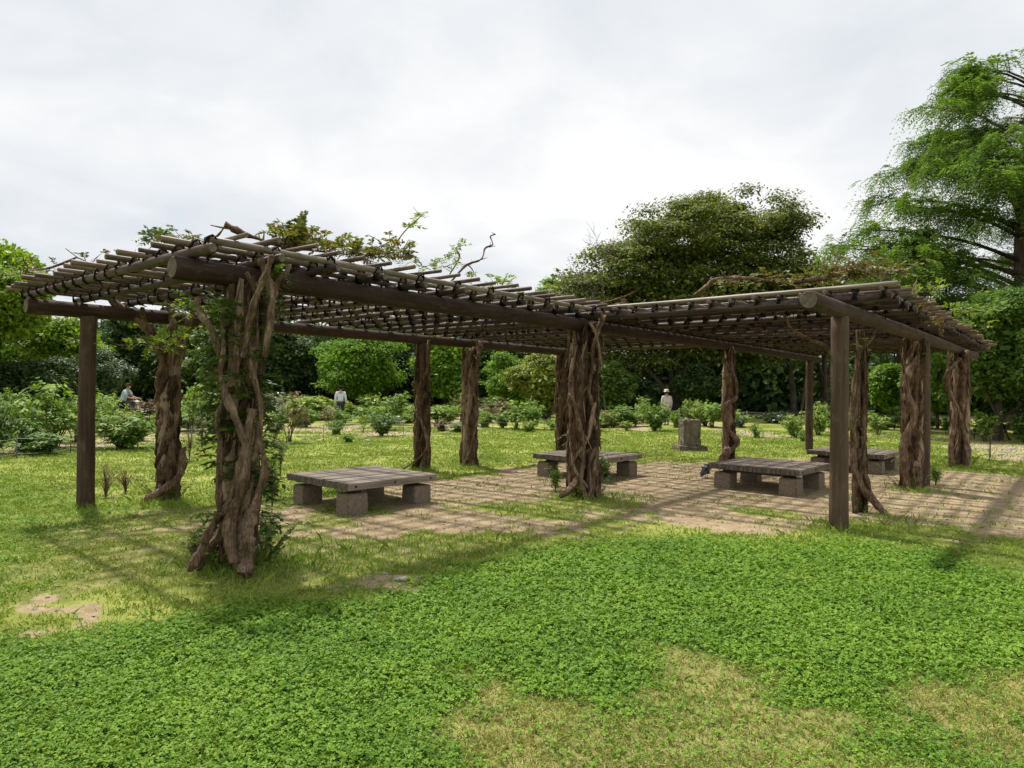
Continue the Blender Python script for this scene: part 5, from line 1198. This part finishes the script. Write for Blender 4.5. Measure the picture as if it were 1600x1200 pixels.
    for sd in 'lr':
        for n in ('hip','knee'): tj[n+sd] = J[n+sd]
        a, k = np.array(J['ankle'+sd]), np.array(J['knee'+sd]); tj['cuff'+sd] = tuple(a + (k - a) * .12); te += [('pelvis','hip'+sd),('hip'+sd,'knee'+sd),('knee'+sd,'cuff'+sd)]; trr.update({'hip'+sd:.10,'knee'+sd:.07,'cuff'+sd:.058})
    skin('trousers', tj, te, trr, cloth('trouser_cloth', trousers), t)
    for sd in 'lr':
        a = np.array(J['ankle'+sd]); b = MB(); b.tube([a + [0,-.06,-.03], a + [0,-.03,-.02], a + [.0,.06,-.03], a + [.0,.17,-.045], a + [0,.20,-.05]], [.025,.045,.045,.038,.015], 8, flat=.8); b.obj('shoe', cloth('shoe', (.08,.07,.06)), t)
    hd = np.array(J['head'])
    # hair: a cap over skull back and sides
    q = bmesh.new(); bmesh.ops.create_uvsphere(q, u_segments=16, v_segments=10, radius=1)
    for v in q.verts:
        v.co = Vector((v.co.x * .090, v.co.y * .105 - .018, v.co.z * .10 + (.02)))
    bmesh.ops.delete(q, geom=[v for v in q.verts if v.co.y > .035 and v.co.z < .055], context='VERTS')
    bmesh.ops.solidify(q, geom=q.faces[:], thickness=.008)
    me = bpy.data.meshes.new('hair'); q.to_mesh(me); q.free(); me.materials.append(cloth('hair', hair)); o = bpy.data.objects.new('hair', me); COL.objects.link(o); o.parent = t; o.location = tuple(hd + [0, .0, .03])
    for s in (-1, 1):
        b = MB(); b.tube([(0,-.004,0),(0,.004,0)], [.010,.008], 8); b.obj('eye', cloth('eye', (.02,.02,.02)), t, loc=tuple(hd + [s*.03, .085, .015]))
        b = MB(); b.tube([(0,0,-.022),(0,0,0),(0,0,.022)], [.008,.014,.010], 6); b.obj('ear', SK, t, loc=tuple(hd + [s*.086, 0, -.005]))
    b = MB(); b.tube([(-.022,0,0),(0,.004,-.002),(.022,0,0)], [.003,.006,.003], 6); b.obj('mouth', cloth('lips', (.3,.1,.09)), t, loc=tuple(hd + [0, .082, -.045]))
    if hat:
        b = MB(); b.tube([(0,0,-.005),(0,0,.0),(0,0,.008),(0,0,.05),(0,0,.10),(0,0,.122),(0,0,.128)], [.165,.168,.112,.104,.096,.07,.01], 20); b.obj('hat', cloth('hat_cloth', hat), t, loc=tuple(hd + [0, -.005, .055]))
    return t
c = atY(200, 0, 27.5); 
person(c[0], 27.5, R(-90), 'person in a light blue T-shirt and black trousers leaning forward to push a pushchair', lean=.38, stride=.16, arms='push', shirt=(.36,.50,.56), trousers=(.012,.014,.02), hair=(.09,.04,.025), scale=1.0)
c = atY(540, 0, 31.0)
person(c[0], 31.0, R(8), 'person with dark hair in a white shirt seen from behind among the peonies', shirt=(.62,.66,.72), trousers=(.05,.05,.06), sleeve='long', stride=.05, scale=1.0)
c = atY(1047, 0, 31.0)
person(c[0], 31.0, R(4), 'person in a pale sun hat and long beige jacket walking away behind the stone block', shirt=(.56,.50,.44), trousers=(.14,.16,.20), hat=(.66,.58,.46), coat=True, sleeve='long', stride=.10, scale=.98)
# pushchair
c = atY(224, 0, 27.5); X, Y = c[0], 27.5; t = empty('pushchair', (X, Y, gz1(X, Y)), R(-90), 'grey pushchair with a small child in front of the person in blue', 'pushchair')
mfr = plain('black_pushchair_tube', (.03,.03,.035), .5, .4, .2, 20); mfa = cloth('grey_pushchair_fabric', (.17,.16,.17)); mtr = cloth('tan_pushchair_basket', (.25,.15,.11))
b = MB()
for s in (-1, 1): b.tube([(s*.22,-.30,1.0),(s*.22,-.12,.72),(s*.22,.30,.12)], .013, 6); b.tube([(s*.22,-.32,.12),(s*.22,-.02,.55)], .013, 6)
b.tube([(-.22,-.30,1.0),(.22,-.30,1.0)], .015, 6); b.tube([(-.22,.30,.12),(.22,.30,.12)], .012, 6); b.tube([(-.22,-.32,.12),(.22,-.32,.12)], .012, 6); b.obj('frame', mfr, t)
b = MB(); b.box((0,.05,.42), (.38,.34,.05)); b.box((0,-.14,.64), (.38,.05,.42), np.array(Matrix.Rotation(R(18), 3, 'X'))); b.obj('seat', mfa, t, False)
b = MB(); b.box((0,0,.25), (.36,.40,.14)); b.obj('basket', mtr, t, False)
b = MB()
for k in range(6):
    a = R(20 + k * 22); b.box((0, -.16 + math.cos(a) * .26, .74 + math.sin(a) * .20), (.40, .12, .014), np.array(Matrix.Rotation(a + R(90), 3, 'X')))
b.obj('hood', mfa, t, False)
for s in (-1, 1):
    for y in (-.32, .30):
        b = MB(); th = np.linspace(0, 2 * math.pi, 17); b.tube(np.stack([th * 0 + s * .24, y + np.cos(th) * .10, .12 + np.sin(th) * .10], 1), .018, 6, False); b.tube([(s*.22,y,.12),(s*.26,y,.12)], .05, 8); b.obj('wheel', mfr, t)
# child sitting in it
t = empty('child', (X, Y, gz1(X, Y) + .44), R(-90), 'small child in a cream sun hat and light top sitting in the pushchair', 'person')
J = dict(pelvis=(0,.0,.06), chest=(0,-.03,.24), neck=(0,-.02,.33), head=(0,-.01,.42), shl=(-.09,-.02,.28), shr=(.09,-.02,.28), hl=(-.10,.12,.16), hr=(.10,.12,.16), kl=(-.07,.18,.08), kr=(.07,.18,.08), fl=(-.07,.22,-.12), fr=(.07,.22,-.12))
skin('body', J, [('pelvis','chest'),('chest','neck'),('neck','head'),('chest','shl'),('chest','shr'),('shl','hl'),('shr','hr'),('pelvis','kl'),('pelvis','kr'),('kl','fl'),('kr','fr')], dict(pelvis=.08, chest=(.09,.07), neck=.035, head=.078, shl=.035, shr=.035, hl=.022, hr=.022, kl=.045, kr=.045, fl=.03, fr=.03), SK, t)
skin('top', {k: J[k] for k in ('pelvis','chest','shl','shr')}, [('pelvis','chest'),('chest','shl'),('chest','shr')], dict(pelvis=(.10,.09), chest=(.105,.085), shl=.048, shr=.048), cloth('child_top', (.5,.5,.5)), t)
b = MB(); b.tube([(0,0,0),(0,0,.006),(0,0,.012),(0,0,.06),(0,0,.085)], [.13,.132,.09,.075,.01], 16); b.obj('hat', cloth('cream_hat', (.7,.6,.42)), t, loc=(0,-.01,.45))
# pigeon
c = at(1103, 748); t = empty('pigeon', (c[0], c[1], gz1(c[0], c[1])), R(-60), 'dark pigeon standing on the trodden earth beside the right bench', 'bird')
t.scale = (1.15,)*3
dk = plain('dark_slate_feather', (.03,.032,.038), .6, .3, .3, 30)
J = dict(breast=(0,.04,.15), mid=(0,-.005,.125), rump=(0,-.055,.085), tail=(0,-.11,.035), neck=(0,.06,.20), head=(0,.068,.235), beak=(0,.105,.228))
skin('body', J, [('breast','mid'),('mid','rump'),('rump','tail'),('breast','neck'),('neck','head'),('head','beak')], dict(breast=.055, mid=.06, rump=.038, tail=(.022,.008), neck=.025, head=.021, beak=.005), dk, t)
for s in (-1, 1):
    b = MB(); b.tube([(s*.042,.04,.165),(s*.052,-.0,.14),(s*.040,-.055,.095),(s*.015,-.10,.05)], [.014,.032,.024,.006], 8, flat=.35); b.obj('wing', plain('wing_feather', (.025,.026,.03), .6, .3, .3, 30), t)
    b = MB(); b.tube([(s*.02,.0,.09),(s*.022,.005,.04),(s*.024,.01,.0)], [.007,.004,.004], 5)
    for a in (-.6, 0, .6): b.tube([(s*.024,.01,.002),(s*.024+math.sin(a)*.03,.01+math.cos(a)*.03,.001)], [.004,.002], 4)
    b.obj('leg', plain('pigeon_leg', (.35,.10,.08), .7, .2, .1, 10), t)
# ================================================================ render settings
SC.view_settings.view_transform = 'Standard'; SC.view_settings.look = 'None'; SC.view_settings.gamma = 1.0; SC.view_settings.exposure = 0.32
SC.view_settings.use_curve_mapping = False
SC.render.engine = 'CYCLES'
SC.cycles.max_bounces = 6; SC.cycles.diffuse_bounces = 3; SC.cycles.glossy_bounces = 2; SC.cycles.transmission_bounces = 3; SC.cycles.transparent_max_bounces = 4
SC.cycles.use_denoising = True; SC.cycles.denoiser = 'OPENIMAGEDENOISE'; SC.cycles.use_adaptive_sampling = True; SC.cycles.adaptive_threshold = .015
SC.cycles.caustics_reflective = False; SC.cycles.caustics_refractive = False
SC.render.use_persistent_data = False
